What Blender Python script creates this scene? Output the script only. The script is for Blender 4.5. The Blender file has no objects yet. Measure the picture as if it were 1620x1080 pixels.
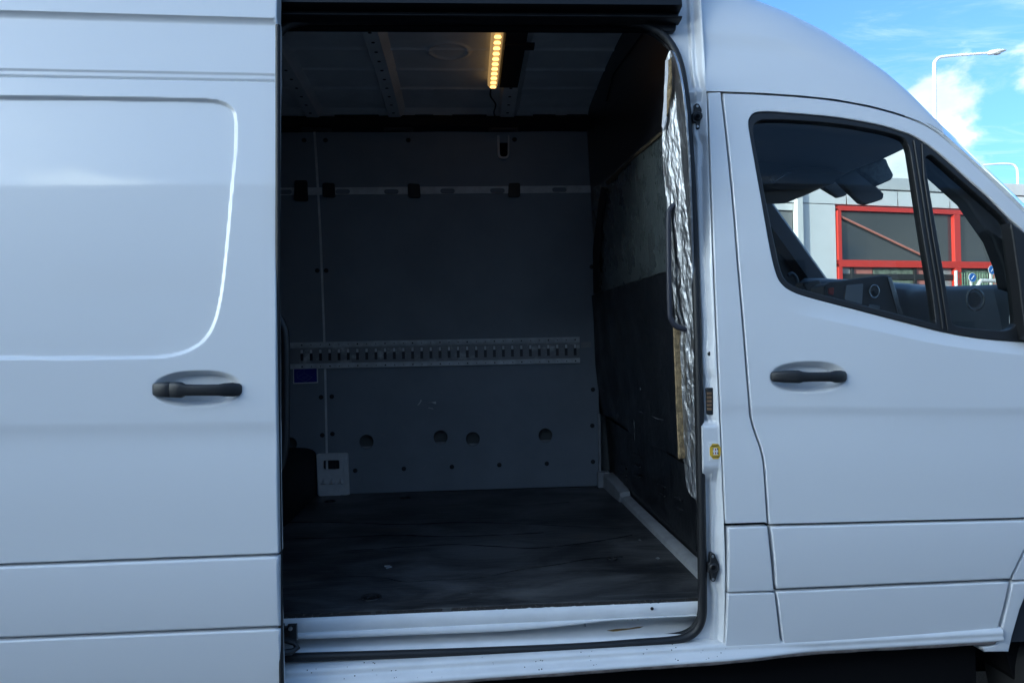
import bpy, math, random
import numpy as np
from mathutils import Vector, Matrix
from mathutils.geometry import delaunay_2d_cdt
random.seed(7); rng = np.random.default_rng(7)
SC = bpy.context.scene; COL = SC.collection

# ------------------------------------------------------------------ camera
FPX = 1170.0; CAM = np.array([0.0, -2.15, 1.45])
def _basis(y, p, r):
    y, p, r = map(math.radians, (y, p, r))
    f = np.array([math.sin(y)*math.cos(p), math.cos(y)*math.cos(p), math.sin(p)])
    rt = np.array([math.cos(y), -math.sin(y), 0.0]); up = np.cross(rt, f)
    return rt*math.cos(r)+up*math.sin(r), -rt*math.sin(r)+up*math.cos(r), f
RT, UP, FW = _basis(3.4, 0.4, -1.15)
cd = bpy.data.cameras.new('camera'); cam = bpy.data.objects.new('camera', cd); COL.objects.link(cam)
cd.sensor_width = 36; cd.lens = 36*FPX/1620; cd.clip_start = 0.05; cd.clip_end = 3000
M = Matrix([[RT[0], UP[0], -FW[0], CAM[0]], [RT[1], UP[1], -FW[1], CAM[1]], [RT[2], UP[2], -FW[2], CAM[2]], [0, 0, 0, 1]])
cam.matrix_world = M; SC.camera = cam

# ------------------------------------------------------------------ sky, sun, exposure
SUN_EL, SUN_AZ = 12.5, 236.0          # azimuth clockwise from +Y: behind the camera, to its left
SC.view_settings.view_transform = 'Standard'; SC.view_settings.look = 'None'
SC.view_settings.gamma = 1; SC.view_settings.use_curve_mapping = False
SC.view_settings.exposure = 1.68
SC.view_settings.use_white_balance = True; SC.view_settings.white_balance_temperature = 6050; SC.view_settings.white_balance_tint = -4
w = bpy.data.worlds.new('World'); SC.world = w; w.use_nodes = True
nt = w.node_tree; N = nt.nodes; L = nt.links; N.clear()
def nd(t, **k):
    n = N.new(t)
    for a, b in k.items():
        if a in n.inputs: n.inputs[a].default_value = b
        else: setattr(n, a, b)
    return n
sky = nd('ShaderNodeTexSky', sky_type='NISHITA', sun_disc=False, sun_elevation=math.radians(SUN_EL), sun_rotation=math.radians(SUN_AZ), air_density=0.6, dust_density=3.5, ozone_density=3.8)
tc = nd('ShaderNodeTexCoord')
sep = nd('ShaderNodeSeparateXYZ'); L.new(tc.outputs['Generated'], sep.inputs[0])
def mth(op, a, b=None, c=None):
    n = N.new('ShaderNodeMath'); n.operation = op
    for i, v in enumerate((a, b, c)):
        if v is None: continue
        if isinstance(v, (int, float)): n.inputs[i].default_value = v
        else: L.new(v, n.inputs[i])
    return n.outputs[0]
def ramp(v, a, b):
    n = N.new('ShaderNodeMapRange'); n.interpolation_type = 'SMOOTHSTEP'
    L.new(v, n.inputs[0]); n.inputs[1].default_value = a; n.inputs[2].default_value = b
    return n.outputs[0]
zc = mth('MAXIMUM', sep.outputs[2], 0.02)
# cumulus: puffy noise on the view direction, banked low above the horizon
mp = nd('ShaderNodeMapping'); L.new(tc.outputs['Generated'], mp.inputs[0]); mp.inputs['Scale'].default_value = (1, 1, 1.7); mp.inputs['Location'].default_value = (0.35, 0.1, 0.0)
n1 = nd('ShaderNodeTexNoise', Scale=5.6, Detail=9.0, Roughness=0.56, Distortion=0.15); L.new(mp.outputs[0], n1.inputs['Vector'])
band = mth('MULTIPLY', ramp(sep.outputs[2], 0.56, 0.20), 0.24)
cum = ramp(mth('ADD', n1.outputs['Fac'], band), 0.675, 0.79)
# cirrus: streaks on a high plane
cx = mth('DIVIDE', sep.outputs[0], zc); cy = mth('DIVIDE', sep.outputs[1], zc)
cmb = nd('ShaderNodeCombineXYZ'); L.new(cx, cmb.inputs[0]); L.new(cy, cmb.inputs[1])
mp2 = nd('ShaderNodeMapping'); L.new(cmb.outputs[0], mp2.inputs[0]); mp2.inputs['Rotation'].default_value = (0, 0, math.radians(28)); mp2.inputs['Scale'].default_value = (0.7, 2.1, 1)
n2 = nd('ShaderNodeTexNoise', Scale=1.1, Detail=9.0, Roughness=0.66, Distortion=1.3); L.new(mp2.outputs[0], n2.inputs['Vector'])
cir = mth('MULTIPLY', ramp(n2.outputs['Fac'], 0.46, 0.78), 0.38)
cov = mth('MAXIMUM', cum, cir)
shade = nd('ShaderNodeTexNoise', Scale=9.0, Detail=5.0); L.new(mp.outputs[0], shade.inputs['Vector'])
cc = nd('ShaderNodeMix', data_type='RGBA'); L.new(ramp(shade.outputs['Fac'], 0.35, 0.65), cc.inputs[0])
cc.inputs[6].default_value = (2.0, 2.15, 2.45, 1); cc.inputs[7].default_value = (3.4, 3.4, 3.45, 1)
mx = nd('ShaderNodeMix', data_type='RGBA'); L.new(cov, mx.inputs[0]); L.new(sky.outputs[0], mx.inputs[6]); 
# clouds nearer the sun are lit through and shine brighter
sd_w = (math.sin(math.radians(SUN_AZ))*math.cos(math.radians(SUN_EL)), math.cos(math.radians(SUN_AZ))*math.cos(math.radians(SUN_EL)), math.sin(math.radians(SUN_EL)))
dp = nd('ShaderNodeVectorMath', operation='DOT_PRODUCT'); L.new(tc.outputs['Generated'], dp.inputs[0]); dp.inputs[1].default_value = sd_w
gain = mth('MULTIPLY_ADD', mth('POWER', mth('MAXIMUM', dp.outputs['Value'], 0.0), 2.0), 3.2, 1.0)
cg = nd('ShaderNodeVectorMath', operation='SCALE'); L.new(cc.outputs[2], cg.inputs[0]); L.new(gain, cg.inputs['Scale'])
L.new(cg.outputs[0], mx.inputs[7])
bg = nd('ShaderNodeBackground', Strength=0.15); L.new(mx.outputs[2], bg.inputs[0])
out = nd('ShaderNodeOutputWorld'); L.new(bg.outputs[0], out.inputs[0])
sl = bpy.data.lights.new('sun', 'SUN'); sl.energy = 2.0; sl.angle = math.radians(0.5); sl.color = (1, 0.93, 0.83)
so = bpy.data.objects.new('sun', sl); COL.objects.link(so)
e, a = math.radians(SUN_EL), math.radians(SUN_AZ)
sd = Vector((math.sin(a)*math.cos(e), math.cos(a)*math.cos(e), math.sin(e)))
so.rotation_euler = sd.to_track_quat('Z', 'Y').to_euler(); so.location = sd*60

# ------------------------------------------------------------------ measuring helpers (where a point seen in the photograph stands in the place)
def ray(x, y): return RT*(x-810)/FPX - UP*(y-540)/FPX + FW
def atY(x, y, Y): d = ray(x, y); return CAM + d*(Y-CAM[1])/d[1]
def atZ(x, y, Z): d = ray(x, y); return CAM + d*(Z-CAM[2])/d[2]
def atX(x, y, X): d = ray(x, y); return CAM + d*(X-CAM[0])/d[0]
def proj(P):
    v = np.asarray(P)-CAM; D = v@FW
    return 810+FPX*(v@RT)/D, 540-FPX*(v@UP)/D
def onS(x, y, S):                     # on the surface y = S(x, z)
    Y = 0.03
    for _ in range(8):
        p = atY(x, y, Y); Y = float(S(np.array([p[0]]), np.array([p[2]]))[0])
    return atY(x, y, Y)
def xz(pts, S): return np.array([onS(p[0], p[1], S)[[0, 2]] for p in pts])
def crom(pts, n=8, closed=False):
    P = [np.array(p, float) for p in pts]; m = len(P); o = []
    for i in range(m if closed else m-1):
        g = (lambda k: P[k % m]) if closed else (lambda k: P[min(max(k, 0), m-1)])
        a, b, c, d = g(i-1), g(i), g(i+1), g(i+2)
        for k in range(n):
            t = k/n
            o.append(0.5*((2*b)+(-a+c)*t+(2*a-5*b+4*c-d)*t*t+(-a+3*b-3*c+d)*t**3))
    if not closed: o.append(P[-1])
    return np.array(o)
def fillet(pts, n=8):                 # polygon whose (x, y, r) corners are rounded
    o = []; m = len(pts)
    for i, p in enumerate(pts):
        P = np.array(p[:2], float); r = p[2] if len(p) > 2 else 0
        if r <= 0: o.append(P); continue
        A = np.array(pts[i-1][:2], float)-P; B = np.array(pts[(i+1) % m][:2], float)-P
        la, lb = np.linalg.norm(A), np.linalg.norm(B); A /= la; B /= lb
        ang = math.acos(max(-1, min(1, A@B))); t = min(r/math.tan(ang/2), la*.49, lb*.49)
        p0, p1 = P+A*t, P+B*t
        for k in range(n+1):
            s = k/n; o.append((1-s)**2*p0+2*s*(1-s)*P+s*s*p1)
    return np.array(o)
def resample(P, step):
    P = np.asarray(P, float); o = []
    for i in range(len(P)):
        a, b = P[i], P[(i+1) % len(P)]; l = np.linalg.norm(b-a)
        if l < 1e-7: continue
        k = max(1, int(math.ceil(l/step)))
        for j in range(k): o.append(a+(b-a)*j/k)
    return np.array(o)
def area(P): x, y = P[:, 0], P[:, 1]; return 0.5*np.sum(x*np.roll(y, -1)-np.roll(x, -1)*y)
def outn(P):                          # outward normals of a counter-clockwise loop
    t = np.roll(P, -1, 0)-np.roll(P, 1, 0); t /= np.linalg.norm(t, axis=1)[:, None]+1e-12
    return np.stack([t[:, 1], -t[:, 0]], 1)
def seg_dist(x, z, P, closed=True):
    x = np.asarray(x, float); z = np.asarray(z, float); d = np.full(x.shape, 1e9)
    n = len(P) if closed else len(P)-1
    for i in range(n):
        a, b = P[i], P[(i+1) % len(P)]; ab = b-a
        t = np.clip(((x-a[0])*ab[0]+(z-a[1])*ab[1])/(ab@ab+1e-15), 0, 1)
        d = np.minimum(d, np.hypot(x-a[0]-t*ab[0], z-a[1]-t*ab[1]))
    return d
def inside(x, z, P):
    c = np.zeros(np.shape(x), bool)
    for i in range(len(P)):
        a, b = P[i], P[(i+1) % len(P)]
        cond = (a[1] > z) != (b[1] > z)
        c ^= cond & (x < (b[0]-a[0])*(z-a[1])/(b[1]-a[1]+1e-15)+a[0])
    return c
def sdf(x, z, P): d = seg_dist(x, z, P); return np.where(inside(x, z, P), -d, d)
def sstep(t): t = np.clip(t, 0, 1); return t*t*(3-2*t)

# ------------------------------------------------------------------ materials
def mat(name, col, rough=0.5, metal=0.0, coat=0.0, vary=0.0, vscale=6.0, bump=0.0, bscale=80.0, col2=None, stretch=(1, 1, 1), lo=0.35, hi=0.65, spec=0.5, emit=None, es=0, rvary=0.0):
    m = bpy.data.materials.new(name); m.use_nodes = True; t = m.node_tree; b = t.nodes['Principled BSDF']
    b.inputs['Base Color'].default_value = (*col, 1); b.inputs['Roughness'].default_value = rough; b.inputs['Metallic'].default_value = metal
    b.inputs['Coat Weight'].default_value = coat; b.inputs['Coat Roughness'].default_value = 0.04; b.inputs['Coat IOR'].default_value = 1.5; b.inputs['Specular IOR Level'].default_value = spec
    if emit: b.inputs['Emission Color'].default_value = (*emit, 1); b.inputs['Emission Strength'].default_value = es
    g = t.nodes.new('ShaderNodeNewGeometry'); mp = t.nodes.new('ShaderNodeMapping'); t.links.new(g.outputs['Position'], mp.inputs[0]); mp.inputs['Scale'].default_value = stretch
    if vary or col2:
        n = t.nodes.new('ShaderNodeTexNoise'); n.inputs['Scale'].default_value = vscale; n.inputs['Detail'].default_value = 8; n.inputs['Roughness'].default_value = 0.62
        t.links.new(mp.outputs[0], n.inputs['Vector'])
        r = t.nodes.new('ShaderNodeMapRange'); r.interpolation_type = 'SMOOTHSTEP'; t.links.new(n.outputs['Fac'], r.inputs[0]); r.inputs[1].default_value = lo; r.inputs[2].default_value = hi
        x = t.nodes.new('ShaderNodeMix'); x.data_type = 'RGBA'; t.links.new(r.outputs[0], x.inputs[0])
        c2 = col2 or tuple(c*(1+vary) for c in col); c1 = col if col2 else tuple(c*(1-vary) for c in col)
        x.inputs[6].default_value = (*c1, 1); x.inputs[7].default_value = (*c2, 1); t.links.new(x.outputs[2], b.inputs['Base Color'])
        if rvary:
            rr = t.nodes.new('ShaderNodeMapRange'); t.links.new(n.outputs['Fac'], rr.inputs[0]); rr.inputs[1].default_value = .3; rr.inputs[2].default_value = .7
            rr.inputs[3].default_value = rough-rvary; rr.inputs[4].default_value = rough+rvary; t.links.new(rr.outputs[0], b.inputs['Roughness'])
    if bump:
        n = t.nodes.new('ShaderNodeTexNoise'); n.inputs['Scale'].default_value = bscale; n.inputs['Detail'].default_value = 5
        t.links.new(mp.outputs[0], n.inputs['Vector'])
        u = t.nodes.new('ShaderNodeBump'); u.inputs['Strength'].default_value = bump; u.inputs['Distance'].default_value = 0.01
        t.links.new(n.outputs['Fac'], u.inputs['Height']); t.links.new(u.outputs[0], b.inputs['Normal'])
    return m
def glassmat(name, tint, refl=1.0):
    m = bpy.data.materials.new(name); m.use_nodes = True; t = m.node_tree; t.nodes.clear()
    o = t.nodes.new('ShaderNodeOutputMaterial'); tr = t.nodes.new('ShaderNodeBsdfTransparent'); gl = t.nodes.new('ShaderNodeBsdfGlossy'); mixs = t.nodes.new('ShaderNodeMixShader'); fr = t.nodes.new('ShaderNodeFresnel')
    tr.inputs[0].default_value = (*tint, 1); gl.inputs['Roughness'].default_value = 0.0; ge = t.nodes.new('ShaderNodeNewGeometry'); mi = t.nodes.new('ShaderNodeMapRange'); t.links.new(ge.outputs['Backfacing'], mi.inputs[0]); mi.inputs[3].default_value = 1.5; mi.inputs[4].default_value = 1/1.5; t.links.new(mi.outputs[0], fr.inputs[0])
    mu = t.nodes.new('ShaderNodeMath'); mu.operation = 'MULTIPLY'; mu.inputs[1].default_value = refl*.85; t.links.new(fr.outputs[0], mu.inputs[0])
    t.links.new(mu.outputs[0], mixs.inputs[0]); t.links.new(tr.outputs[0], mixs.inputs[1]); t.links.new(gl.outputs[0], mixs.inputs[2]); t.links.new(mixs.outputs[0], o.inputs[0])
    return m
PAINT = mat('white_paint', (.80, .81, .82), .32, coat=1.0)
MOULD = mat('white_moulding', (.76, .77, .785), .38, coat=.35, bump=.03, bscale=900)
JAMB = mat('white_jamb_paint', (.74, .75, .76), .3, coat=.6, vary=.04, vscale=9)
BLACKP = mat('black_plastic', (.016, .017, .019), .42, bump=.12, bscale=900)
RUBBER = mat('black_rubber', (.012, .013, .015), .5)
RAILB = mat('black_rail_paint', (.007, .0075, .009), .35, spec=.35)
GAPB = mat('dark_cavity', (.006, .006, .007), .9, spec=.1)
PLY = mat('grey_lining', (.215, .242, .275), .5, vary=.07, vscale=2.6, bump=.05, bscale=260)
ALU = mat('aluminium_strip', (.66, .67, .68), .45, metal=.0, vary=.1, vscale=20)
GALVF = mat('galvanised_flange', (.58, .60, .61), .4, metal=.1, vary=.12, vscale=30)
GALV = mat('galvanised_steel', (.24, .25, .26), .45, metal=.1, col2=(.62, .63, .64), vscale=14, lo=.52, hi=.70, stretch=(.7, 1, 1))
FOOTM = mat('white_post_foot', (.62, .63, .64), .45, vary=.06, vscale=20)
GREYW = mat('grey_body_primer', (.30, .31, .32), .5, vary=.12, vscale=14)
CEILM = mat('grey_roof_skin', (.70, .72, .74), .5, vary=.1, vscale=3)
FELT = mat('black_felt', (.012, .012, .014), .9)
SHEET = mat('black_rubber_sheet', (.009, .0105, .013), .42, vary=.35, vscale=7, bump=.25, bscale=30, rvary=.15)
SHEET2 = mat('grey_green_sheet', (.080, .096, .098), .30, vary=.14, vscale=9, bump=.25, bscale=45, rvary=.15)
BULK = mat('black_bulkhead', (.012, .013, .016), .38)
GLUE = mat('foam_edge', (.26, .19, .10), .9, vary=.4, vscale=60, bump=.5, bscale=200)
FOIL = mat('crinkled_foil', (.50, .51, .53), .33, metal=1.0, bump=1.0, bscale=24, stretch=(2.2, 2.2, .75))
STEELD = mat('dark_steel', (.05, .05, .055), .4, metal=.7)
BOLT = mat('bolt_steel', (.55, .55, .56), .35, metal=.9)
HANDM = mat('handle_grey', (.035, .037, .05), .4)
BRASS = mat('brass_contact', (.30, .19, .11), .45, metal=.6)
YEL = mat('sticker_yellow', (.75, .48, .05), .5); STW = mat('sticker_white', (.75, .75, .75), .5); INK = mat('sticker_ink', (.02, .02, .02), .5)
BLUE = mat('sticker_blue', (.012, .016, .24), .45); BLUEL = mat('sticker_line', (.16, .2, .42), .5)
HEAD = mat('grey_headliner', (.15, .158, .172), .9, bump=.02, bscale=500)
TRIM = mat('dark_cab_trim', (.022, .025, .032), .5, bump=.1, bscale=500)
TRIMB = mat('blue_grey_cab_trim', (.045, .06, .085), .45)
SCREEN = mat('screen_glass', (.25, .26, .28), .12)
VENTR = mat('silver_ring', (.30, .32, .34), .25, metal=.9)
REDL = mat('red_switch', (.35, .03, .02), .4)
VISOR = mat('visor_fabric', (.075, .082, .094), .9); VISORM = mat('visor_mesh', (.13, .14, .14), .85, vary=.25, vscale=60)
SHELF = mat('brown_grey_shelf', (.085, .08, .078), .8)
GLASS = glassmat('side_glass', (.82, .87, .87)); WGLASS = glassmat('windscreen_glass', (.93, .96, .95), .6)
TYRE = mat('tyre_rubber', (.015, .015, .016), .8); RIM = mat('steel_rim', (.3, .3, .31), .4, metal=.8)
RUST = mat('rust_stain', (.20, .12, .03), .7)
GRIME = mat('dirty_sill_edge', (.32, .27, .25), .7, vary=.3, vscale=30)

# floor: worn black plywood, pale scuffs, peeled layers running along the van
def floor_mat():
    m = mat('worn_black_plywood', (.012, .013, .015), .5, bump=.25, bscale=40, stretch=(.35, 2.2, 1)); t = m.node_tree; b = t.nodes['Principled BSDF']
    g = t.nodes.new('ShaderNodeNewGeometry')
    def noise(sc, st, det, lo, hi, dist=0.0):
        mp = t.nodes.new('ShaderNodeMapping'); t.links.new(g.outputs['Position'], mp.inputs[0]); mp.inputs['Scale'].default_value = st
        n = t.nodes.new('ShaderNodeTexNoise'); n.inputs['Scale'].default_value = sc; n.inputs['Detail'].default_value = det; n.inputs['Roughness'].default_value = .65; n.inputs['Distortion'].default_value = dist
        t.links.new(mp.outputs[0], n.inputs['Vector'])
        r = t.nodes.new('ShaderNodeMapRange'); r.interpolation_type = 'SMOOTHSTEP'; t.links.new(n.outputs['Fac'], r.inputs[0]); r.inputs[1].default_value = lo; r.inputs[2].default_value = hi
        return r.outputs[0]
    def mixc(f, a, c):
        x = t.nodes.new('ShaderNodeMix'); x.data_type = 'RGBA'; t.links.new(f, x.inputs[0])
        if isinstance(a, tuple): x.inputs[6].default_value = (*a, 1)
        else: t.links.new(a, x.inputs[6])
        x.inputs[7].default_value = (*c, 1); return x.outputs[2]
    c = mixc(noise(2.2, (1.1, 2.0, 1), 9, .34, .74, .6), (.016, .018, .021), (.115, .118, .12))
    c = mixc(noise(14, (.5, 2.2, 1), 9, .56, .80, .3), c, (.15, .15, .15))
    c = mixc(noise(3.5, (.7, 1.4, 1), 6, .58, .8), c, (.095, .075, .058))
    c = mixc(noise(16, (.12, 3.2, 1), 8, .60, .74, .2), c, (.10, .105, .11))
    c = mixc(noise(30, (1.6, .3, 1), 6, .66, .78, .4), c, (.085, .085, .085))
    c = mixc(noise(70, (1, 1, 1), 3, .72, .80), c, (.24, .24, .24))
    t.links.new(c, b.inputs['Base Color'])
    return m
FLOORM = floor_mat()

# ------------------------------------------------------------------ mesh builders
VAN = None
def finish(name, verts, faces, m, parent=None, nrm=None, smooth=True, sharp=None):
    me = bpy.data.meshes.new(name); me.from_pydata([tuple(v) for v in verts], [], [tuple(f) for f in faces]); me.materials.append(m)
    if smooth: me.polygons.foreach_set('use_smooth', [True]*len(me.polygons))
    me.update()
    if nrm is not None: me.normals_split_custom_set_from_vertices([tuple(n) for n in nrm])
    elif smooth and sharp: me.set_sharp_from_angle(angle=math.radians(sharp))
    o = bpy.data.objects.new(name, me); COL.objects.link(o)
    if parent is not None: attach(o, parent)
    return o
def attach(o, p):
    o.parent = p
    mw = Matrix.Identity(4); q = p; chain = []
    while q is not None: chain.append(q); q = q.parent
    for c in reversed(chain): mw = mw @ c.matrix_parent_inverse @ c.matrix_basis
    o.matrix_parent_inverse = mw.inverted()
def tag(o, label=None, cat=None, group=None, kind=None):
    for k, v in (('label', label), ('category', cat), ('group', group), ('kind', kind)):
        if v: o[k] = v
    return o
def empty(name, loc, label, cat, group=None):
    o = bpy.data.objects.new(name, None); COL.objects.link(o); o.location = loc; o.empty_display_size = .1
    return tag(o, label, cat, group)
class MB:
    def __init__(s): s.v = []; s.f = []
    def add(s, V, Fc):
        k = len(s.v); s.v += [tuple(x) for x in V]; s.f += [tuple(i+k for i in q) for q in Fc]
    def box(s, lo, hi, rot=None, piv=None):
        (a, b, c), (d, e, f) = lo, hi
        V = np.array([(a, b, c), (d, b, c), (d, e, c), (a, e, c), (a, b, f), (d, b, f), (d, e, f), (a, e, f)], float)
        if rot is not None: pv = np.array(piv if piv is not None else V.mean(0)); V = (V-pv)@np.array(rot.to_matrix().transposed())+pv
        s.add(V, [(3, 2, 1, 0), (4, 5, 6, 7), (0, 1, 5, 4), (1, 2, 6, 5), (2, 3, 7, 6), (3, 0, 4, 7)])
    def tube(s, P, r, n=10, closed=False, caps=True):
        P = np.array(P, float); m = len(P); R = np.broadcast_to(np.array(r, float), (m,))
        T = (np.roll(P, -1, 0)-np.roll(P, 1, 0)) if closed else np.gradient(P, axis=0)
        T /= np.linalg.norm(T, axis=1)[:, None]+1e-12
        u = np.cross(T[0], [0, 0, 1.0]); u = u if np.linalg.norm(u) > .1 else np.cross(T[0], [0, 1.0, 0]); u /= np.linalg.norm(u)
        V = []
        for i in range(m):
            u = u-T[i]*(u@T[i]); u /= np.linalg.norm(u); w = np.cross(T[i], u)
            for k in range(n):
                an = 2*math.pi*k/n; V.append(P[i]+R[i]*(u*math.cos(an)+w*math.sin(an)))
        Fc = []
        for i in range(m if closed else m-1):
            j = (i+1) % m
            for k in range(n): Fc.append((i*n+k, i*n+(k+1) % n, j*n+(k+1) % n, j*n+k))
        if caps and not closed: Fc += [tuple(range(n-1, -1, -1)), tuple(range((m-1)*n, m*n))]
        s.add(V, Fc)
    def rings(s, Rg, caps=True, closed=True):       # loft through a list of equal-length loops
        n = len(Rg[0]); V = [p for q in Rg for p in q]; Fc = []
        for i in range(len(Rg)-1):
            for k in range(n if closed else n-1): Fc.append((i*n+k, i*n+(k+1) % n, (i+1)*n+(k+1) % n, (i+1)*n+k))
        if caps: Fc += [tuple(range(n-1, -1, -1)), tuple(range((len(Rg)-1)*n, len(Rg)*n))]
        s.add(V, Fc)
    def disc(s, c, ax, r, t=.004, n=14, r2=None):
        ax = np.array(ax, float); ax /= np.linalg.norm(ax); c = np.array(c, float)
        u = np.cross(ax, [0.3, 0.2, 1]); u /= np.linalg.norm(u); w = np.cross(ax, u)
        q = [u*math.cos(2*math.pi*k/n)+w*math.sin(2*math.pi*k/n) for k in range(n)]; r2 = r*.85 if r2 is None else r2
        s.rings([[c+x*r for x in q], [c+x*r+ax*t*.6 for x in q], [c+x*r2+ax*t for x in q]])
    def build(s, name, m, parent=None, smooth=True, sharp=35): return finish(name, s.v, s.f, m, parent, None, smooth, sharp)

ID = lambda P: P
def XF_BULK(P): return np.stack([P[:, 1], -P[:, 0], P[:, 2]], 1)     # local -y looks to world -x
def XF_UP(P): return np.stack([P[:, 0], P[:, 2], -P[:, 1]], 1)       # local -y looks up
def XF_DOWN(P): return np.stack([P[:, 0], -P[:, 2], P[:, 1]], 1)      # local -y looks down
def panel(name, outer, S, m, parent=None, holes=(), grid=.04, bev=.003, depth=.02, xf=ID, refine=(), step=.02, nb=3):
    """A sheet with rounded rims: outlines in (x, z), surface y = S(x, z) seen from -y."""
    loops = []
    for P, hole in [(outer, False)]+[(h, True) for h in holes]:
        P = resample(P, step)
        if area(P) < 0: P = P[::-1]
        nn = outn(P)
        if hole: nn = -nn
        loops.append((P, nn))
    pts = []; edges = []
    for P, nn in loops:
        k = len(pts); Q = P-nn*bev; pts += [tuple(q) for q in Q]; n = len(Q); edges += [(k+i, k+(i+1) % n) for i in range(n)]
    nb0 = len(pts)
    B0 = loops[0][0]-loops[0][1]*bev; lo, hi = B0.min(0), B0.max(0)
    gx, gz = np.meshgrid(np.arange(lo[0]+grid/2, hi[0], grid), np.arange(lo[1]+grid/2, hi[1], grid))
    G = [np.stack([gx.ravel(), gz.ravel()], 1)]+[np.asarray(r, float).reshape(-1, 2) for r in refine]
    G = np.concatenate(G); ok = inside(G[:, 0], G[:, 1], B0)
    ok &= seg_dist(G[:, 0], G[:, 1], B0) > min(.25*grid, .004)
    for P, nn in loops[1:]:
        H = P-nn*bev; ok &= ~inside(G[:, 0], G[:, 1], H); ok &= seg_dist(G[:, 0], G[:, 1], H) > min(.25*grid, .004)
    G = G[ok]; pts += [tuple(g) for g in G]
    faces_in = []
    r = delaunay_2d_cdt([Vector(p) for p in pts], edges, [], 0 if not holes else 1, 1e-7)
    V2 = np.array([tuple(v) for v in r[0]]); tri = [tuple(f) for f in r[2]]
    cen = np.array([V2[list(f)].mean(0) for f in tri]); keep = inside(cen[:, 0], cen[:, 1], B0)
    for P, nn in loops[1:]: keep &= ~inside(cen[:, 0], cen[:, 1], P-nn*bev)
    F2 = []
    for f, k in zip(tri, keep):
        if not k: continue
        p = V2[list(f)]
        F2.append(f if area(p) > 0 else f[::-1])
    def surf(X, Z):
        y = S(X, Z); h = 6e-4
        dx = (S(X+h, Z)-S(X-h, Z))/(2*h); dz = (S(X, Z+h)-S(X, Z-h))/(2*h)
        n = np.stack([dx, -np.ones_like(dx), dz], 1); n /= np.linalg.norm(n, axis=1)[:, None]
        return np.stack([X, y, Z], 1), n
    V, NN = surf(V2[:, 0], V2[:, 1]); V = list(V); NN = list(NN)
    Fc = list(F2)
    for P, nn in loops:
        base, n0 = surf((P-nn*bev)[:, 0], (P-nn*bev)[:, 1]); n = len(P); n3 = np.stack([nn[:, 0], np.zeros(n), nn[:, 1]], 1)
        prof = [(bev*math.sin(t), bev*(1-math.cos(t)), t) for t in np.linspace(0, math.pi/2, nb+1)]+[(bev, max(depth, bev*1.5), math.pi/2)]
        k0 = len(V)
        for (o, dd, t) in prof:
            ring = base+n3*o+np.array([0, dd, 0]); V += list(ring)
            nr = n0*math.cos(t)+n3*math.sin(t); nr /= np.linalg.norm(nr, axis=1)[:, None]; NN += list(nr)
        for j in range(len(prof)-1):
            for i in range(n):
                a, b = k0+j*n+i, k0+j*n+(i+1) % n; c, d = b+n, a+n
                Fc.append((a, d, c, b))
    V = np.array(V); NN = np.array(NN)
    # make faces agree with the wanted normals
    F3 = []
    for f in Fc:
        p = V[list(f[:3])]; g = np.cross(p[1]-p[0], p[2]-p[0])
        F3.append(f if g@(NN[f[0]]+NN[f[1]]+NN[f[2]]) >= 0 else f[::-1])
    o = np.zeros((1, 3)); W = xf(V); NW = xf(NN)-xf(o)
    return finish(name, W, F3, m, parent, NW)
def flat(Y): return lambda x, z: np.full(np.shape(x), float(Y))
def slab(name, px, Y, m, parent, thick=.02, holes=(), bev=.003, grid=.2, **k):      # a flat-faced piece at depth Y, outline as seen
    S = flat(Y); return panel(name, xz(px, S), S, m, parent, [xz(h, S) for h in holes], grid=grid, bev=bev, depth=thick, **k)
def dup(o, off, parent=None):
    c = o.copy(); COL.objects.link(c); c.parent = parent if parent is not None else o.parent
    c.matrix_parent_inverse = o.matrix_parent_inverse.copy(); c.location = Vector(o.location)+Vector(off); return c
def circ(c, r, n=20, rz=None): return np.array([(c[0]+r*math.cos(2*math.pi*k/n), c[1]+(rz or r)*math.sin(2*math.pi*k/n)) for k in range(n)])
def grid_near(P, wid, st, lo=None, hi=None):
    a, b = P.min(0)-wid, P.max(0)+wid
    if lo is not None: a = np.maximum(a, lo); b = np.minimum(b, hi)
    gx, gz = np.meshgrid(np.arange(a[0], b[0], st), np.arange(a[1], b[1], st)); q = np.stack([gx.ravel(), gz.ravel()], 1)
    return q[seg_dist(q[:, 0], q[:, 1], P) < wid]

# ------------------------------------------------------------------ ground
def asphalt():
    m = mat('asphalt', (.09, .09, .09), .85, vary=.35, vscale=160, bump=.6, bscale=220); return m
mb = MB(); Rr = [0, 3, 8, 20, 60, 200, 700]
g = finish('ground', [(-900, -900, 0), (900, -900, 0), (900, 900, 0), (-900, 900, 0)], [(0, 1, 2, 3)], asphalt(), None, smooth=False); tag(g, kind='structure')

# ------------------------------------------------------------------ long grey warehouse behind the photographer (it throws the shade)
wh = empty('warehouse', (0, -20, 0), 'long grey warehouse standing opposite the van with its shaded wall', 'warehouse')
WHW = mat('warehouse_cladding', (.78, .78, .77), .6, vary=.05, vscale=2); WHR = mat('warehouse_roof_edge', (.5, .5, .5), .6); WHD = mat('warehouse_door', (.2, .21, .23), .5)
mb = MB(); mb.box((-95, -40, 0), (55, -20, 11.0)); mb.build('wall', WHW, wh, smooth=False)
mb = MB(); mb.box((-95.2, -40.2, 11.0), (55.2, -19.8, 11.3)); mb.build('roof', WHR, wh, smooth=False)
mb = MB(); mb.box((-4.5, -19.995, 0), (0, -19.92, 4.2)); d0 = mb.build('door', WHD, wh, smooth=False)
for k in (-3, -2, -1, 1, 2, 3): dup(d0, (k*9, 0, 0))
mb = MB(); mb.box((-3.5, -19.995, 6.2), (1.5, -19.94, 7.4)); d1 = mb.build('window', mat('warehouse_glass', (.03, .035, .04), .1), wh, smooth=False)
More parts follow.
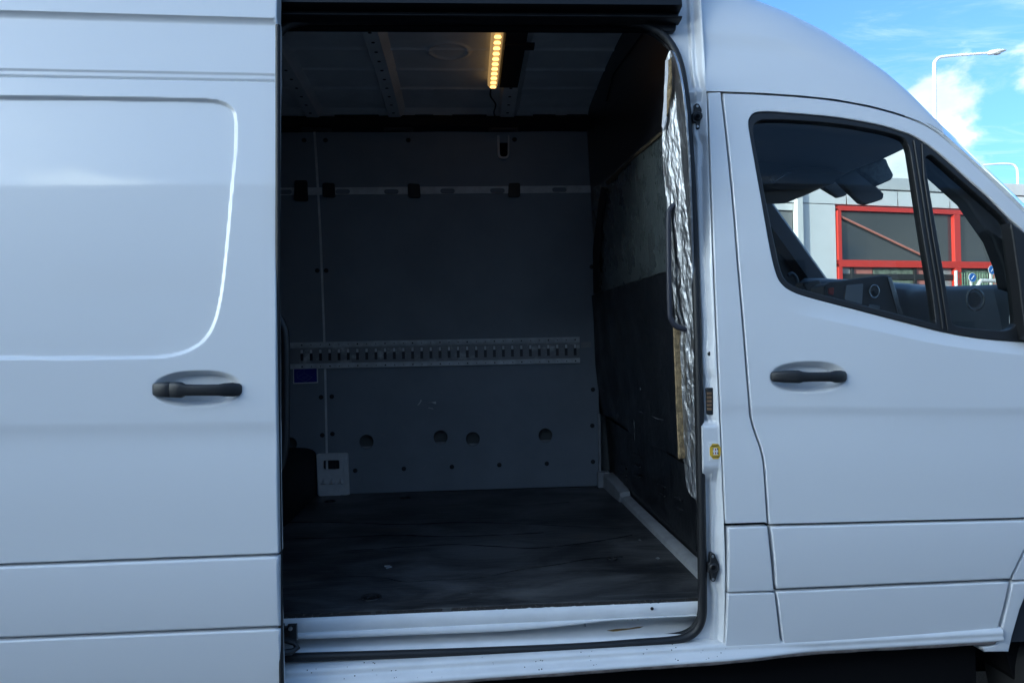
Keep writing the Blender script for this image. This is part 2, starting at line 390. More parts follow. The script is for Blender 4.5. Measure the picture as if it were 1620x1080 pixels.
for k in (-4, -3, -2, -1, 1, 2, 3, 4): dup(d1, (k*9+.3, 0, 0))

# ------------------------------------------------------------------ the van
VAN = empty('delivery_van', (0.2, 1.0, 0), 'white high-roof delivery van with its side door slid open on the empty cargo bay', 'van')
bz = np.array([.30, .45, .55, .65, .8, 1.0, 1.3, 1.55, 1.8, 2.05, 2.3, 2.5, 2.7])
by = np.array([.075, .050, .036, .024, .010, 0.0, .003, .014, .034, .062, .098, .132, .175])
def _pchip(xq):
    # smooth cubic through (bz, by)
    m = np.gradient(by, bz); i = np.clip(np.searchsorted(bz, xq)-1, 0, len(bz)-2); h = bz[i+1]-bz[i]; t = (xq-bz[i])/h
    return (2*t**3-3*t**2+1)*by[i]+(t**3-2*t**2+t)*h*m[i]+(-2*t**3+3*t**2)*by[i+1]+(t**3-t**2)*h*m[i+1]
def B(x, z): return _pchip(np.clip(z, .31, 2.69))+.03*np.maximum(0, x-1.0)**2
def off(d): return lambda x, z: B(x, z)+d
def lineval(x, z, L2):                 # signed height of (x, z) above the line through two points
    (x0, z0), (x1, z1) = L2; return (z-z0)-(z1-z0)/(x1-x0)*(x-x0)

# sliding door --------------------------------------------------------
Sd0 = off(-.075)
A_ = xz([(0, 19.4), (439, 32)], Sd0); B_ = xz([(0, 107), (437, 115.5)], Sd0); G_ = xz([(0, 120), (437, 128.5)], Sd0); E_ = xz([(0, 669), (437, 664.5)], Sd0)
rec = np.concatenate([crom([(-225, 560), (-238, 545), (-243, 520), (-243, 190), (-238, 160), (-222, 149), (-80, 149), (0, 150.5), (150, 152), (325, 155)], 6), crom([(345, 157.5), (362, 164), (373, 177), (376, 197)], 6), crom([(375, 240), (369, 300), (362, 380), (354.5, 450), (347, 493), (338, 519), (329, 534), (318.5, 545), (306, 553), (292, 559.5), (265, 566), (230, 568.5), (150, 569.5), (0, 569.5), (-200, 569.5)], 6)])
REC = xz(rec, Sd0)
def cup(cx0, cx1, cy, hy): # handle bowl outline
    return [(cx0+(cx1-cx0)*.5*(1+math.cos(t)*abs(math.cos(t))**-.15 if abs(math.cos(t)) > 1e-3 else cx0+(cx1-cx0)*.5), cy+hy*math.sin(t)) for t in np.linspace(0, 2*math.pi, 40, endpoint=False)]
def bowl(P0, P1, hz, dep):              # smooth oval dish between two points
    c = (P0+P1)/2; L_ = abs(P1[0]-P0[0])/2
    def f(x, z):
        u = np.abs((x-c[0])/L_)**2.4+np.abs((z-c[1])/hz)**2.2
        r = u**(1/2.3); return dep*sstep((1.0-r)/.36)
    return f, c, L_
pA, pB = onS(239, 615, Sd0)[[0, 2]], onS(385, 614.5, Sd0)[[0, 2]]
bowlD, cD, lD = bowl(pA, pB, .0515, .034)
def S_door(x, z):
    y = Sd0(x, z)
    d = lineval(x, z, A_); y = y-.013*np.where(d > 0, 1, np.clip(1+d/.022, 0, 1)**2)
    d = lineval(x, z, B_); y = y+.0030*sstep(-d/.010)+.05*np.clip(-d, 0, .022)
    d = lineval(x, z, G_); y = y+.006*np.exp(-(d/.0036)**2)-.0045*sstep(-d/.006)
    d = lineval(x, z, E_); y = y+.0036*sstep(-d/.038)-.0036*sstep((-d-.05)/.16)
    y = y+.011*sstep(-(sdf(x, z, REC))/.0115)
    return y+bowlD(x, z)
door_px = [(-290, -60), (440, -60), (440, 0), (438, 130), (437, 300), (437, 500), (438, 700), (441, 874.5), (440, 875), (0, 891.5), (-290, 901.5)]
lo_, hi_ = np.array([-2.0, .8]), np.array([-.5, 2.6])
ref = [grid_near(REC, .024, .004, lo_, hi_)]
gx, gz = np.meshgrid(np.linspace(-lD*1.1, lD*1.1, 70)+cD[0], np.linspace(-.06, .06, 44)+cD[1]); ref.append(np.stack([gx.ravel(), gz.ravel()], 1))
for Lq, offs in ((A_, np.linspace(-.024, .002, 9)), (B_, np.linspace(-.024, .004, 9)), (G_, np.linspace(-.010, .010, 21)), (E_, np.linspace(-.03, .004, 8))):
    xs = np.arange(-1.9, -.5, .006)
    for o_ in offs: ref.append(np.stack([xs, Lq[0][1]+(Lq[1][1]-Lq[0][1])/(Lq[1][0]-Lq[0][0])*(xs-Lq[0][0])+o_], 1))
SDOOR = panel('sliding_door', xz(door_px, Sd0), S_door, PAINT, VAN, grid=.03, bev=.004, depth=.05, refine=ref)
Sm = lambda x, z: B(x, z)-.083+.35*(z-.79)**2
panel('side_moulding', xz([(-290, 906), (0, 896), (441, 879.5), (444, 989), (0, 1007.5), (-290, 1019.5)], Sd0), Sm, MOULD, SDOOR, grid=.03, bev=.007, depth=.04)
Sm2 = lambda x, z: B(x, z)-.083+.25*(z-.66)**2
panel('side_moulding', xz([(-290, 1024), (0, 1012), (444, 993.5), (447, 1100), (-290, 1125)], Sd0), Sm2, MOULD, SDOOR, grid=.03, bev=.006, depth=.04)
mb = MB(); mb.tube([atY(np.interp(yy, [0, 700, 1085], [439, 439.5, 445]), yy, -.045)+np.array([.001, 0, 0]) for yy in np.linspace(40, 1085, 30)], .007, 8); mb.build('edge_seal', RUBBER, SDOOR)
panel('inner_panel', np.array([(-1.70, .50), (-.545, .50), (-.545, 2.44), (-1.70, 2.44)]), off(-.045), JAMB, SDOOR, grid=.1, depth=.03)
def handle(name, px, S, parent, joint=None):
    # px: list of (x, ytop, ybot, standoff, thickness)
    Rg = []
    for (x, yt, yb, so_, th) in px:
        P = onS(x, (yt+yb)/2, S); a, b = onS(x, yt, S)[2], onS(x, yb, S)[2]; h = (a-b)/2; zc_ = (a+b)/2; yc = P[1]-so_
        Rg.append([(P[0], yc+th*np.sign(math.cos(t))*abs(math.cos(t))**.6, zc_+h*np.sign(math.sin(t))*abs(math.sin(t))**.6) for t in np.linspace(0, 2*math.pi, 20, endpoint=False)])
    mb = MB(); mb.rings(Rg); o = mb.build(name, BLACKP, parent, sharp=60)
    if joint:
        P = onS(joint[0], (joint[1]+joint[2])/2, S)
    return o
hd = [(240.5, 611, 622, -.006, .004), (242, 607, 625, -.004, .008), (247, 605, 626.5, 0, .011), (258, 604, 627.5, .006, .013), (271.5, 603.6, 628.2, .011, .0135), (272.5, 604.6, 627.4, .011, .0125), (273.5, 603.6, 628.2, .011, .0135), (284, 603.4, 628.6, .015, .014), (291, 604, 628.6, .016, .014), (297, 607, 625.5, .017, .012), (310, 607.3, 625.2, .019, .011), (330, 607.3, 625.2, .019, .011), (349, 607, 625.3, .017, .011), (358, 605.3, 626.5, .014, .012), (370, 604.6, 627, .006, .012), (379, 606.5, 625.5, 0, .010), (382.5, 609.5, 622, -.004, .007), (383.6, 612, 619.5, -.006, .003)]
handle('door_handle', hd, Sd0, SDOOR)

# cab door --------------------------------------------------------
S0 = off(0.0)
gap = crom([(1141.5, 146), (1150, 220), (1160, 320), (1168, 420), (1176.5, 520), (1182, 590), (1187, 648), (1190.5, 668), (1196, 686), (1203, 706), (1207.5, 725), (1210, 748), (1213.5, 800), (1215.5, 829)], 5)
gap2 = crom([(1215.5, 829), (1220, 880), (1225.5, 934), (1230, 975), (1234.5, 1008), (1239, 1022), (1247, 1027.5)], 5)
top = crom([(1142, 146), (1200, 148), (1262, 152), (1320, 158), (1375, 168), (1420, 180), (1455, 193), (1480, 207), (1510, 231), (1545, 262), (1585, 300), (1640, 352)], 5)
win_out = crom([(1187, 215), (1184.5, 198), (1186, 187), (1195, 178.5), (1212, 176.5), (1240, 178), (1320, 185), (1385, 196), (1425, 207), (1450, 217), (1485, 241), (1530, 281), (1565, 312), (1594, 342)], 5)
win_low = crom([(1625, 541), (1560, 536), (1505, 527), (1440, 511), (1350, 488), (1280, 470), (1254, 461), (1238, 450), (1228, 432), (1218, 390), (1202, 300), (1190, 232)], 5)
WIN = xz(np.concatenate([win_out, [(1625, 370)], win_low]), S0)
SW_ = xz([(1215, 455), (1228, 478), (1255, 495), (1300, 505), (1380, 522), (1470, 542), (1560, 556), (1660, 566)], S0)
SWl = crom(SW_, 4)
E2 = xz([(1190, 640.5), (1620, 643)], S0)
pA, pB = onS(1216, 597, S0)[[0, 2]], onS(1342, 596, S0)[[0, 2]]
bowlF, cF, lF = bowl(pA, pB, .0485, .034)
def swz(x): return np.interp(x, SWl[:, 0], SWl[:, 1])
def cabfeat(x, z):
    d = z-swz(x); f = .30*np.clip(d-.002, 0, .12)*sstep((x-.93)/.12)
    d2 = lineval(x, z, E2); e_ = .0034*sstep(-d2/.034)-.0034*sstep((-d2-.05)/.16)
    return f*sstep((1.65-z)/.2)+e_
def S_cab(x, z): return S0(x, z)+cabfeat(x, z)+bowlF(x, z)
dm = [np.array(p)+np.array([1.6, 0]) for p in gap]
door_out = np.concatenate([np.array([(max(p[0], 1144.5), p[1]+1.8) for p in top]), [(1680, 390), (1680, 815)], [(1640, 818.2), (1420, 823.6), (1218.5, 829)], np.array(dm[::-1][:-2])])
ref = []
gx, gz = np.meshgrid(np.linspace(-lF*1.1, lF*1.1, 64)+cF[0], np.linspace(-.056, .056, 44)+cF[1]); ref.append(np.stack([gx.ravel(), gz.ravel()], 1))
xs = np.arange(.8, 1.85, .012)
for o_ in np.linspace(-.03, .004, 8): ref.append(np.stack([xs, E2[0][1]+(E2[1][1]-E2[0][1])/(E2[1][0]-E2[0][0])*(xs-E2[0][0])+o_], 1))
for o_ in np.linspace(-.006, .012, 5): ref.append(np.stack([xs, swz(xs)+o_], 1))
CDOOR = panel('cab_door', xz(door_out, S0), S_cab, PAINT, VAN, [WIN], grid=.03, bev=.004, depth=.05, refine=ref)
Sm3 = lambda x, z: B(x, z)-.008+.35*(z-.80)**2
panel('side_moulding', xz([(1219, 833), (1420, 827.6), (1640, 822), (1640, 832), (1617, 870), (1596, 914.5), (1420, 922), (1227, 930.5)], S0), Sm3, MOULD, CDOOR, grid=.03, bev=.006, depth=.03)
low2 = [(1227.5, 935), (1420, 926.5), (1594, 919), (1584, 965), (1574.5, 1002), (1570.5, 1012), (1563, 1016.5), (1400, 1022), (1250, 1026.2), (1242.5, 1023), (1237.5, 1012), (1233, 980)]
Sm4 = lambda x, z: B(x, z)-.008+.25*(z-.66)**2
panel('side_moulding', xz(low2, S0), Sm4, MOULD, CDOOR, grid=.03, bev=.005, depth=.03)
hf = [(1219.3, 592, 599, -.006, .003), (1220.5, 589, 602, -.004, .007), (1225, 587.5, 603.8, 0, .010), (1238, 586, 605, .008, .013), (1252, 585, 605.4, .014, .014), (1259, 585, 605.6, .016, .014), (1265, 587, 604, .017, .012), (1275, 588, 603.2, .019, .011), (1295, 588, 603, .019, .011), (1310, 587.6, 603.2, .017, .011), (1317, 585.8, 605, .014, .012), (1328, 585.5, 605, .006, .012), (1336, 587, 603.4, 0, .010), (1339.5, 590, 600.5, -.004, .006), (1340.3, 592.5, 598, -.006, .003)]
handle('door_handle', hf, S0, CDOOR)
# window frame, glasses
fr_out = np.concatenate([win_out, [(1600, 350), (1626, 372)], win_low])
main_g = np.concatenate([crom([(1196, 228), (1193.5, 208), (1195, 197), (1203, 190.5), (1218, 189), (1260, 190), (1330, 196), (1390, 206), (1424, 215), (1436, 223), (1442, 238)], 5), crom([(1450, 290), (1462, 370), (1476, 455), (1483, 512)], 5), crom([(1440, 501), (1350, 478), (1290, 462.5), (1262, 454), (1246, 444), (1237, 428), (1228, 390), (1212, 310), (1199, 245)], 5)])
quar_g = np.concatenate([crom([(1466.5, 262), (1466.5, 250), (1472, 245.5), (1481, 249), (1520, 283), (1560, 318), (1591, 347), (1597, 362)], 5), crom([(1603, 420), (1611, 500), (1608, 514), (1597, 522), (1575, 522.5), (1530, 518), (1512, 513), (1507, 503), (1497, 440), (1480, 340)], 5)])
Sg = off(.020)
FR = panel('window_frame', xz(fr_out, S0), off(.006), BLACKP, CDOOR, [xz(main_g, S0), xz(quar_g, S0)], grid=.05, bev=.004, depth=.03)
mb = MB(); mb.tube([onS(x, y, off(.004)) for x, y in [(1446, 222), (1455, 280), (1469, 372), (1483, 455), (1492, 520)]], .0035, 8); mb.build('divider_bead', RUBBER, CDOOR)
mb = MB(); mb.tube([onS(x, y, off(.004)) for x, y in [(1459, 228), (1462, 280), (1476, 372), (1490, 455), (1500, 522)]], .0035, 8); mb.build('divider_bead', RUBBER, CDOOR)
panel('window_glass', xz(main_g, S0), Sg, GLASS, CDOOR, grid=.05, bev=.001, depth=.004)
panel('quarter_glass', xz(quar_g, S0), Sg, GLASS, CDOOR, grid=.05, bev=.001, depth=.004)
slab('mirror_mount', [(1599, 352), (1612, 360), (1700, 430), (1700, 545), (1624, 537), (1612, 440)], -.004, BLACKP, CDOOR, thick=.04, bev=.006)
mb = MB(); mb.box((.80, .065, .50), (2.1, .10, 1.30)); mb.build('inner_panel', TRIM, CDOOR, smooth=False)

# side body round the opening: jamb, B pillar, sill -----------------
seal_px = np.concatenate([crom([(300, 39), (600, 36.5), (900, 36.5), (960, 37.5), (1000, 40), (1030, 49), (1055, 68), (1072, 100), (1081, 145), (1086.5, 200)], 6)[:-1], crom([(1086.5, 200), (1094, 330), (1099, 470), (1103.5, 620), (1107, 780), (1109, 900), (1109.5, 945)], 6)[:-1], crom([(1109.5, 945), (1108.5, 972), (1101, 991), (1086, 1003), (1062, 1009), (1010, 1013), (900, 1020.5), (700, 1028.5), (450, 1036), (300, 1042)], 6)])
Sj0 = off(.045)
SEALP = np.array([onS(x, y, Sj0) for x, y in seal_px])
mb = MB(); mb.tube(SEALP+np.array([0, -.016, 0]), .0125, 12); mb.build('door_seal', RUBBER, VAN)
mb = MB(); mb.tube(crom([onS(x, y, Sj0)+np.array([0, -.016, 0]) for x, y in [(432, 140), (434, 100), (439, 68), (450, 50), (468, 41), (492, 37)]], 6), .0125, 12); mb.build('door_seal', RUBBER, VAN)
mb = MB(); mb.tube(SEALP+np.array([.004, .018, 0]), .009, 8); mb.build('seal_lip', RUBBER, VAN)
# jamb with stamped pockets: the outer ramp wanders with height
jout = crom([(1108, -40), (1112, 30), (1117, 110), (1119, 146), (1124, 300), (1131, 480), (1139, 660), (1146.5, 830), (1148.5, 930), (1146, 1034)], 6)
JO = xz(jout, S0)
def jx(z): return np.interp(z, JO[::-1, 1], JO[::-1, 0])
pock = [(-60, .010), (20, .016), (110, .018), (140, .004), (155, .006), (165, .020), (208, .022), (222, .008), (240, .006), (262, .012), (430, .016), (520, .012), (540, .014), (552, .022), (585, .022), (600, .008), (615, .014), (660, .016), (672, .002), (740, .002), (790, .010), (808, .008), (845, .018), (930, .020), (945, .008), (1000, .006), (1050, .006)]
PZ = np.array([onS(1120+.02*p[0], p[0], S0)[2] for p in pock]); PW = np.array([p[1] for p in pock])
def S_jamb(x, z):
    wd = np.interp(z, PZ[::-1], PW[::-1]); d = jx(z)-x
    y = B(x, z)+.004+.026*(.12+.88*np.clip((wd-.002)/.004, 0, 1))*sstep(d/(.006+wd))+.012*sstep((d-.016-wd*.6)/.012)*np.clip((wd-.003)/.004, 0, 1)
    bead = .004*np.exp(-((d-.024-wd*.5)/.004)**2)
    return y-bead*(wd > .004)
hole_px = [(200, 52)]+[tuple(p) for p in seal_px[1:]]+[(200, 1046)]
HOLE = np.array([[p[0], p[2]] for p in SEALP]); HOLE = np.concatenate([[(-1.9, HOLE[0, 1])], HOLE[1:-1], [(-1.9, HOLE[-1, 1])]])
jb = np.concatenate([xz([(1108, -40)], S0), JO, xz([(1142, 1044)], S0)])
jl = np.concatenate([[(-2.0, 2.62)], [(jb[0, 0], 2.62)], jb, [(-2.0, jb[-1, 1])]])
xs, zs = np.meshgrid(np.arange(.62, .85, .004), np.arange(.5, 2.6, .012)); 
panel('door_jamb', jl, S_jamb, JAMB, VAN, [HOLE], grid=.04, bev=.002, depth=.03, refine=[np.stack([xs.ravel(), zs.ravel()], 1)])
# B pillar outer skin
left_b = crom([(1120.5, 147), (1126, 300), (1133, 480), (1141, 660), (1148, 828)], 5)
panel('pillar_skin', xz(np.concatenate([left_b, [(1213, 826)], np.array([(p[0]-1.6, p[1]) for p in gap[::-1]])]), S0), lambda x, z: S0(x, z)+cabfeat(x, z)*(z < 1.4), PAINT, VAN, grid=.03, bev=.003, depth=.05)
panel('pillar_moulding', xz([(1151.5, 834), (1213.5, 831.5), (1218, 880), (1223.5, 933.5), (1151, 936)], S0), Sm3, MOULD, VAN, grid=.03, bev=.005, depth=.03)
panel('pillar_moulding', xz([(1151, 938.5), (1223.8, 936), (1228.5, 975), (1233, 1010), (1238, 1025), (1246, 1029), (1146, 1036)], S0), Sm4, MOULD, VAN, grid=.03, bev=.003, depth=.03)
# sill: rolled section run along the van
prof = [(.100, .556), (.075, .551), (.058, .547), (.044, .542), (.035, .535), (.031, .526), (.033, .519), (.027, .512), (.015, .507), (.007, .501), (.004, .494), (.007, .489)]
mb = MB(); X = np.linspace(-2.6, .79, 40); SHR = .024
def shz(x): return SHR*(max(x, -.9)+.05)
prof = [(.105, .540), (.080, .541), (.060, .540), (.046, .538)]+prof[4:]
profB = [(.100, .540), (.06, .536), (.045, .533), (.038, .530), (.033, .526), (.031, .520), (.030, .514), (.033, .509), (.031, .502), (.030, .496), (.031, .492), (.033, .489)]
def sillsec(x):
    t = float(sstep((x-.74)/.30)); o = []
    for i, (p, q) in enumerate(zip(prof, profB)):
        za_ = p[1]-.002+shz(min(x, .79))*(.35+.65*i/11); zb_ = q[1]+shz(.79)*(.7+.3*i/11)+.010*(x-.79)
        o.append((x, p[0]*(1-t)+q[0]*t, za_*(1-t)+zb_*t))
    return o
XS_ = np.concatenate([np.linspace(-2.6, .70, 30), np.linspace(.72, 1.62, 30)])
mb.rings([sillsec(x) for x in XS_], caps=False, closed=False); mb.build('sill', JAMB, VAN, sharp=80)
mb = MB(); mb.rings([[(x, sillsec(x)[-1][1]+p[0], sillsec(x)[-1][2]+p[1]+(.0005*math.sin(x*17)+.0005*math.sin(x*43))*(j > 1)) for j, p in enumerate([(.0004, 0), (.003, -.005), (.007, -.011), (.023, -.016), (.3, -.018)])] for x in np.linspace(-2.6, 1.60, 180)], caps=False, closed=False); mb.build('sill_edge', GRIME, VAN, sharp=80)
mb = MB(); mb.box((-2.9, .16, .30), (1.62, 1.9, .53)); mb.box((1.62, .48, .22), (2.9, 1.6, .8)); mb.build('underbody', GAPB, VAN, smooth=False)
mb = MB()
for k in range(60):
    x = rng.uniform(-.5, .85); i = int(rng.integers(0, 9)); t = rng.random(); q = sillsec(x); a_, b_ = np.array(q[i]), np.array(q[i+1]); p = a_*(1-t)+b_*t; mb.disc(p, (0, -.7, .7), rng.uniform(.0008, .0024), .0006, 6)
o = mb.build('grit_specks', GAPB, VAN); o['kind'] = 'stuff'
# dark backing behind the panel gaps
panel('inner_pillar', np.array([(.80, .52), (.99, .52), (.86, 1.4), (.84, 2.21), (.785, 2.21)]), off(.030), GAPB, VAN, grid=.1, depth=.02)
# front wing and wheel arch
panel('front_wing', xz([(1665, 838), (1640, 838), (1621, 872), (1600, 917), (1665, 915)], S0), off(-.002), MOULD, VAN, grid=.05, bev=.004, depth=.04)
panel('arch_moulding', xz([(1599.5, 921), (1590, 965), (1579, 1008), (1574, 1017), (1566, 1020.5), (1552, 1021.5), (1556, 1030), (1594, 1029.5), (1600, 1004), (1612, 962), (1630, 918)], S0), off(-.006), MOULD, VAN, grid=.03, bev=.006, depth=.06)
slab('arch_liner', [(1590, 1032), (1610, 960), (1660, 850), (1900, 850), (1900, 1075), (1605, 1075)], .14, GAPB, VAN, thick=.5)
wx = 2.08; W0 = bpy.data.objects.new('front_wheel', None); COL.objects.link(W0); W0.location = (wx, .2, .34); attach(W0, VAN); W0.matrix_parent_inverse = Matrix.Translation(-Vector(VAN.location))
def revolve(prof, cx, cz, n=48):
    return [[(cx+r*math.cos(2*math.pi*k/n), y, cz+r*math.sin(2*math.pi*k/n)) for k in range(n)] for (r, y) in prof]
mb = MB(); mb.rings(revolve([(.20, .10), (.24, .075), (.30, .07), (.335, .085), (.345, .11), (.345, .27), (.33, .30), (.2, .3)], wx, .345)); mb.build('tyre', TYRE, W0)
mb = MB(); mb.rings(revolve([(.03, .10), (.06, .09), (.12, .12), (.17, .13), (.20, .095), (.21, .1)], wx, .345)); mb.build('rim', RIM, W0)

# threshold: plated edge, guide-rail groove, step tread --------------
ZF = .666
X = np.linspace(-2.6, .79, 60)
def zline(p, q, Y):
    a_, b_ = atY(*p, Y), atY(*q, Y); return lambda x: a_[2]+(b_[2]-a_[2])*(np.maximum(x, -.9)-a_[0])/(b_[0]-a_[0])
z_top = zline((445, 979), (1105, 951), .096); z_bot = zline((470, 1000), (1105, 971), .094); z_b2 = zline((480, 1009), (820, 996), .088); z_lip = zline((470, 1027), (1050, 1004), .085)
def z2(x): return np.minimum(z_bot(x)-.0015, np.maximum(z_b2(x), z_bot(x)-.02)+np.maximum(0, x-.02)**2*.12)
mb = MB(); mb.rings([[(x, .125, z_top(x)+.002), (x, .101, z_top(x)+.002), (x, .096, z_top(x)), (x, .094, z_bot(x)+.002), (x, .0955, z_bot(x)), (x, .0965, z_bot(x)-.004)] for x in X], caps=False, closed=False)
th = mb.build('threshold_plate', JAMB, VAN, sharp=80)
mb = MB(); mb.rings([[(x, .0955, z_bot(x)-.0012), (x, .089, z_bot(x)-.0028), (x, .088, z2(x)-.001), (x, .091, z2(x)-.004), (x, .20, z2(x)-.004)] for x in X], caps=False, closed=False); mb.build('guide_rail', JAMB, VAN, sharp=80)
mb = MB(); mb.rings([[(x, .195, z_bot(x)), (x, .195, z_lip(x)+.012), (x, .183, z_lip(x)+.002), (x, .110, z_lip(x)-.002), (x, .092, z_lip(x)-.001), (x, .082, z_lip(x)-.004), (x, .07, z_lip(x)-.02)] for x in X], caps=False, closed=False); mb.build('step_tread', JAMB, VAN, sharp=60)
tr = None
for k in range(6):
    xk = -.60+k*.19
    mb = MB(); mb.box((xk, .172, float(z_lip(xk))+.001), (xk+.004, .194, float(z2(xk))-.002)); mb.build('tread_rib', GREYW, VAN, smooth=False)
for i, (x, y0, y1) in enumerate([(987, 981, 994), (993, 980, 993.5), (1000, 979, 993), (1009, 978, 991.5)]):
    mb = MB(); a, b = atY(x, y0, .193), atY(x+.6, y1, .193); mb.tube([a, (a+b)/2+np.array([.001, 0, 0]), b], .0016, 6); mb.build('rust_run', RUST, VAN)
P = np.array([atZ(x, y, float(z_lip(.48))-.0005) for x, y in [(960, 997), (975, 994.5), (995, 993.5), (1012, 990.5), (1020, 990), (1012, 993), (990, 996), (970, 998.5)]]); panel('rust_run', P[:, :2], flat(-float(z_lip(.48))-.0005), RUST, VAN, xf=XF_UP, grid=.1, bev=.0004, depth=.0006)
mb = MB(); mb.disc(atY(1031.5, 962, .092), (0, -1, 0), .0052, .002, 12); mb.build('drain_plug', RUBBER, VAN)
# lower guide arm of the door
ARM = MB(); q0, q1 = atY(441, 986, .06), atY(469, 1010, .06)
ARM.box((q0[0]-.12, .055, q1[2]), (q1[0], .075, q0[2]-.012)); arm = ARM.build('guide_arm', BLACKP, VAN, smooth=False)
for (x0, x1) in ((433, 449.5), (455, 469.5)):
    a, b = atY(x0, 988, .055), atY(x1, 1012, .055); mb = MB(); mb.box((a[0], .050, b[2]), (b[0], .066, a[2])); mb.build('lug', BLACKP, arm, smooth=False)
for x in (445.5, 459.5): mb = MB(); mb.disc(atY(x, 993.5, .05), (0, -1, 0), .0062, .005, 12); mb.build('bolt', BOLT, arm)
mb = MB(); mb.tube([atY(x, y, Yq) for x, y, Yq in [(430, 1012, .05), (452, 1012, .05), (466, 1016, .05), (470, 1024, .045), (462, 1030, .03), (430, 1034, .0)]], .009, 8); mb.build('roller_arm', BLACKP, arm)

# upper guide rail --------------------------------------------------
S_u = .11
def zr(py): return atY(760, py, S_u)[2]
zt = [zr(v) for v in (-45, 3, 8, 11, 24, 26.5, 29)]
pr = [(.020, zt[0]), (.004, zt[1]), (.002, zt[2]), (.012, zt[3]), (.045, zt[3]-.003), (.046, zt[4]), (.006, zt[4]-.002), (.004, zt[5]), (.012, zt[6]), (.05, zt[6]-.002)]
xr = atY(1078, 20, S_u)[0]; mb = MB(); X = np.linspace(-.60, xr, 40)
mb.rings([[(x, p[0]+.098, p[1]) for p in pr] for x in X], caps=False, closed=False); UR = mb.build('upper_rail', RAILB, VAN, sharp=40)
slab('rail_end', fillet([(985, 12), (1080, 9), (1072, 27), (1069, 50, 6), (1056, 51, 5), (1040, 46, 12), (1010, 40, 20), (960, 38)]), .142, RAILB, UR, thick=.03, bev=.003)
mb = MB(); mb.box((-2.6, .165, 2.445), (.60, .185, 2.60)); mb.build('header', GAPB, VAN, smooth=False)

# strikers, contacts, sticker on the jamb -----------------------------
def striker(cx, cy, hh):
    Yj = min(float(S_jamb(np.array([atY(cx+dx, cy+dy, .05)[0]]), np.array([atY(cx+dx, cy+dy, .05)[2]]))[0]) for dx in (-6, 0, 6) for dy in (-18, 0, 18))-.003
    pl = slab('striker', fillet([(cx-4, cy-hh, 5), (cx+2, cy-hh+1, 5), (cx+9.5, cy-5, 5), (cx+9.5, cy+4, 5), (cx+3, cy+hh, 4), (cx-2.5, cy+hh, 4), (cx-3, cy+10, 3), (cx-8, cy+9, 2), (cx-8, cy-5, 2), (cx-5, cy-8, 2)]), Yj, BLACKP, VAN, thick=.02, bev=.003)
    mb = MB(); mb.disc(atY(cx, cy, Yj), (0, -1, 0), .0135, .009, 20, .010); mb.build('socket', BLACKP, pl)
    mb = MB(); mb.disc(atY(cx, cy, Yj-.0085), (0, -1, 0), .007, .001, 16); mb.build('socket_hole', GAPB, pl)
    for yy in (cy-hh+5.5, cy+hh-4.5): mb = MB(); mb.disc(atY(cx-1+(.5 if yy > cy else 0), yy, Yj-.002), (0, -1, 0), .004, .003, 12); mb.build('bolt', BOLT, pl)
striker(1104, 184, 21); striker(1128.5, 897, 23)
Yc = .034
cbk = slab('contact_block', fillet([(1118, 613, 3), (1129, 613, 3), (1129.5, 656, 3), (1119, 656, 3)]), Yc-.012, BLACKP, VAN, thick=.015, bev=.002)
for k in range(5):
    slab('contact_pin', [(1118.8, 620+k*6.2), (1126, 620+k*6.2), (1126, 624.3+k*6.2), (1118.8, 624.3+k*6.2)], Yc-.015, BRASS, cbk, thick=.006, bev=.0008)
mb = MB(); mb.disc(atY(1122.5, 559.5, Yc-.006), (0, -1, 0), .0065, .003, 14); mb.build('rubber_plug', RUBBER, VAN)
_p = atY(1131, 713, .01); Ys = float(S_jamb(np.array([_p[0]]), np.array([_p[2]]))[0])-.002
stk = slab('alarm_sticker', [(1121.5, 700), (1139.8, 699.5), (1140.8, 727.5), (1122.8, 728)], Ys, STW, VAN, thick=.002, bev=.0003)
slab('octagon', [(1127.2, 701.5), (1136, 701.5), (1140.3, 708), (1140.6, 719.5), (1136.5, 725.7), (1128, 725.7), (1122.8, 719.5), (1122.6, 708)], Ys-.0006, YEL, stk, thick=.0004, bev=.0001)
slab('sticker_centre', [(1128, 708.3), (1135.6, 708.3), (1136, 719), (1128.4, 719)], Ys-.0011, STW, stk, thick=.0004, bev=.0001)
for (x, y) in ((1128.3, 710.5), (1135.2, 710.3), (1128.6, 717.2), (1135.6, 717)):
    s_ = 1 if x > 1132 else -1
    slab('arrow', [(x-1.2, y-1.8), (x+1.2, y-1.6), (x+1.0*s_, y+1.8), (x-.6*s_, y+.6)], Ys-.0016, INK, stk, thick=.0003, bev=.0001)
for y in (710.8, 716.4):
    slab('figure_mark', [(1131.2, y-1.6), (1132.9, y-1.6), (1133.1, y+1.6), (1131.4, y+1.6)], Ys-.0016, REDL, stk, thick=.0003, bev=.0001)
def text(body, px, py, h, Y, m, parent, name='lettering'):
    cu = bpy.data.curves.new(name, 'FONT'); cu.body = body; cu.size = h; cu.align_x = 'CENTER'; cu.align_y = 'CENTER'; cu.extrude = .0002
    t = bpy.data.objects.new(name, cu); COL.objects.link(t); bpy.context.view_layer.update()
    me = bpy.data.meshes.new_from_object(t.evaluated_get(bpy.context.evaluated_depsgraph_get())); bpy.data.objects.remove(t)
    o = bpy.data.objects.new(name, me); COL.objects.link(o); me.materials.clear(); me.materials.append(m)
    p = atY(px, py, Y); me.transform(Matrix.Translation(Vector(p)) @ Matrix.Rotation(math.pi/2, 4, 'X')); attach(o, parent); return o
text('ALARM', 1131.6, 705.0, .0075, Ys-.0016, INK, stk); text('SYSTEM', 1132.2, 722.4, .0068, Ys-.0016, INK, stk)

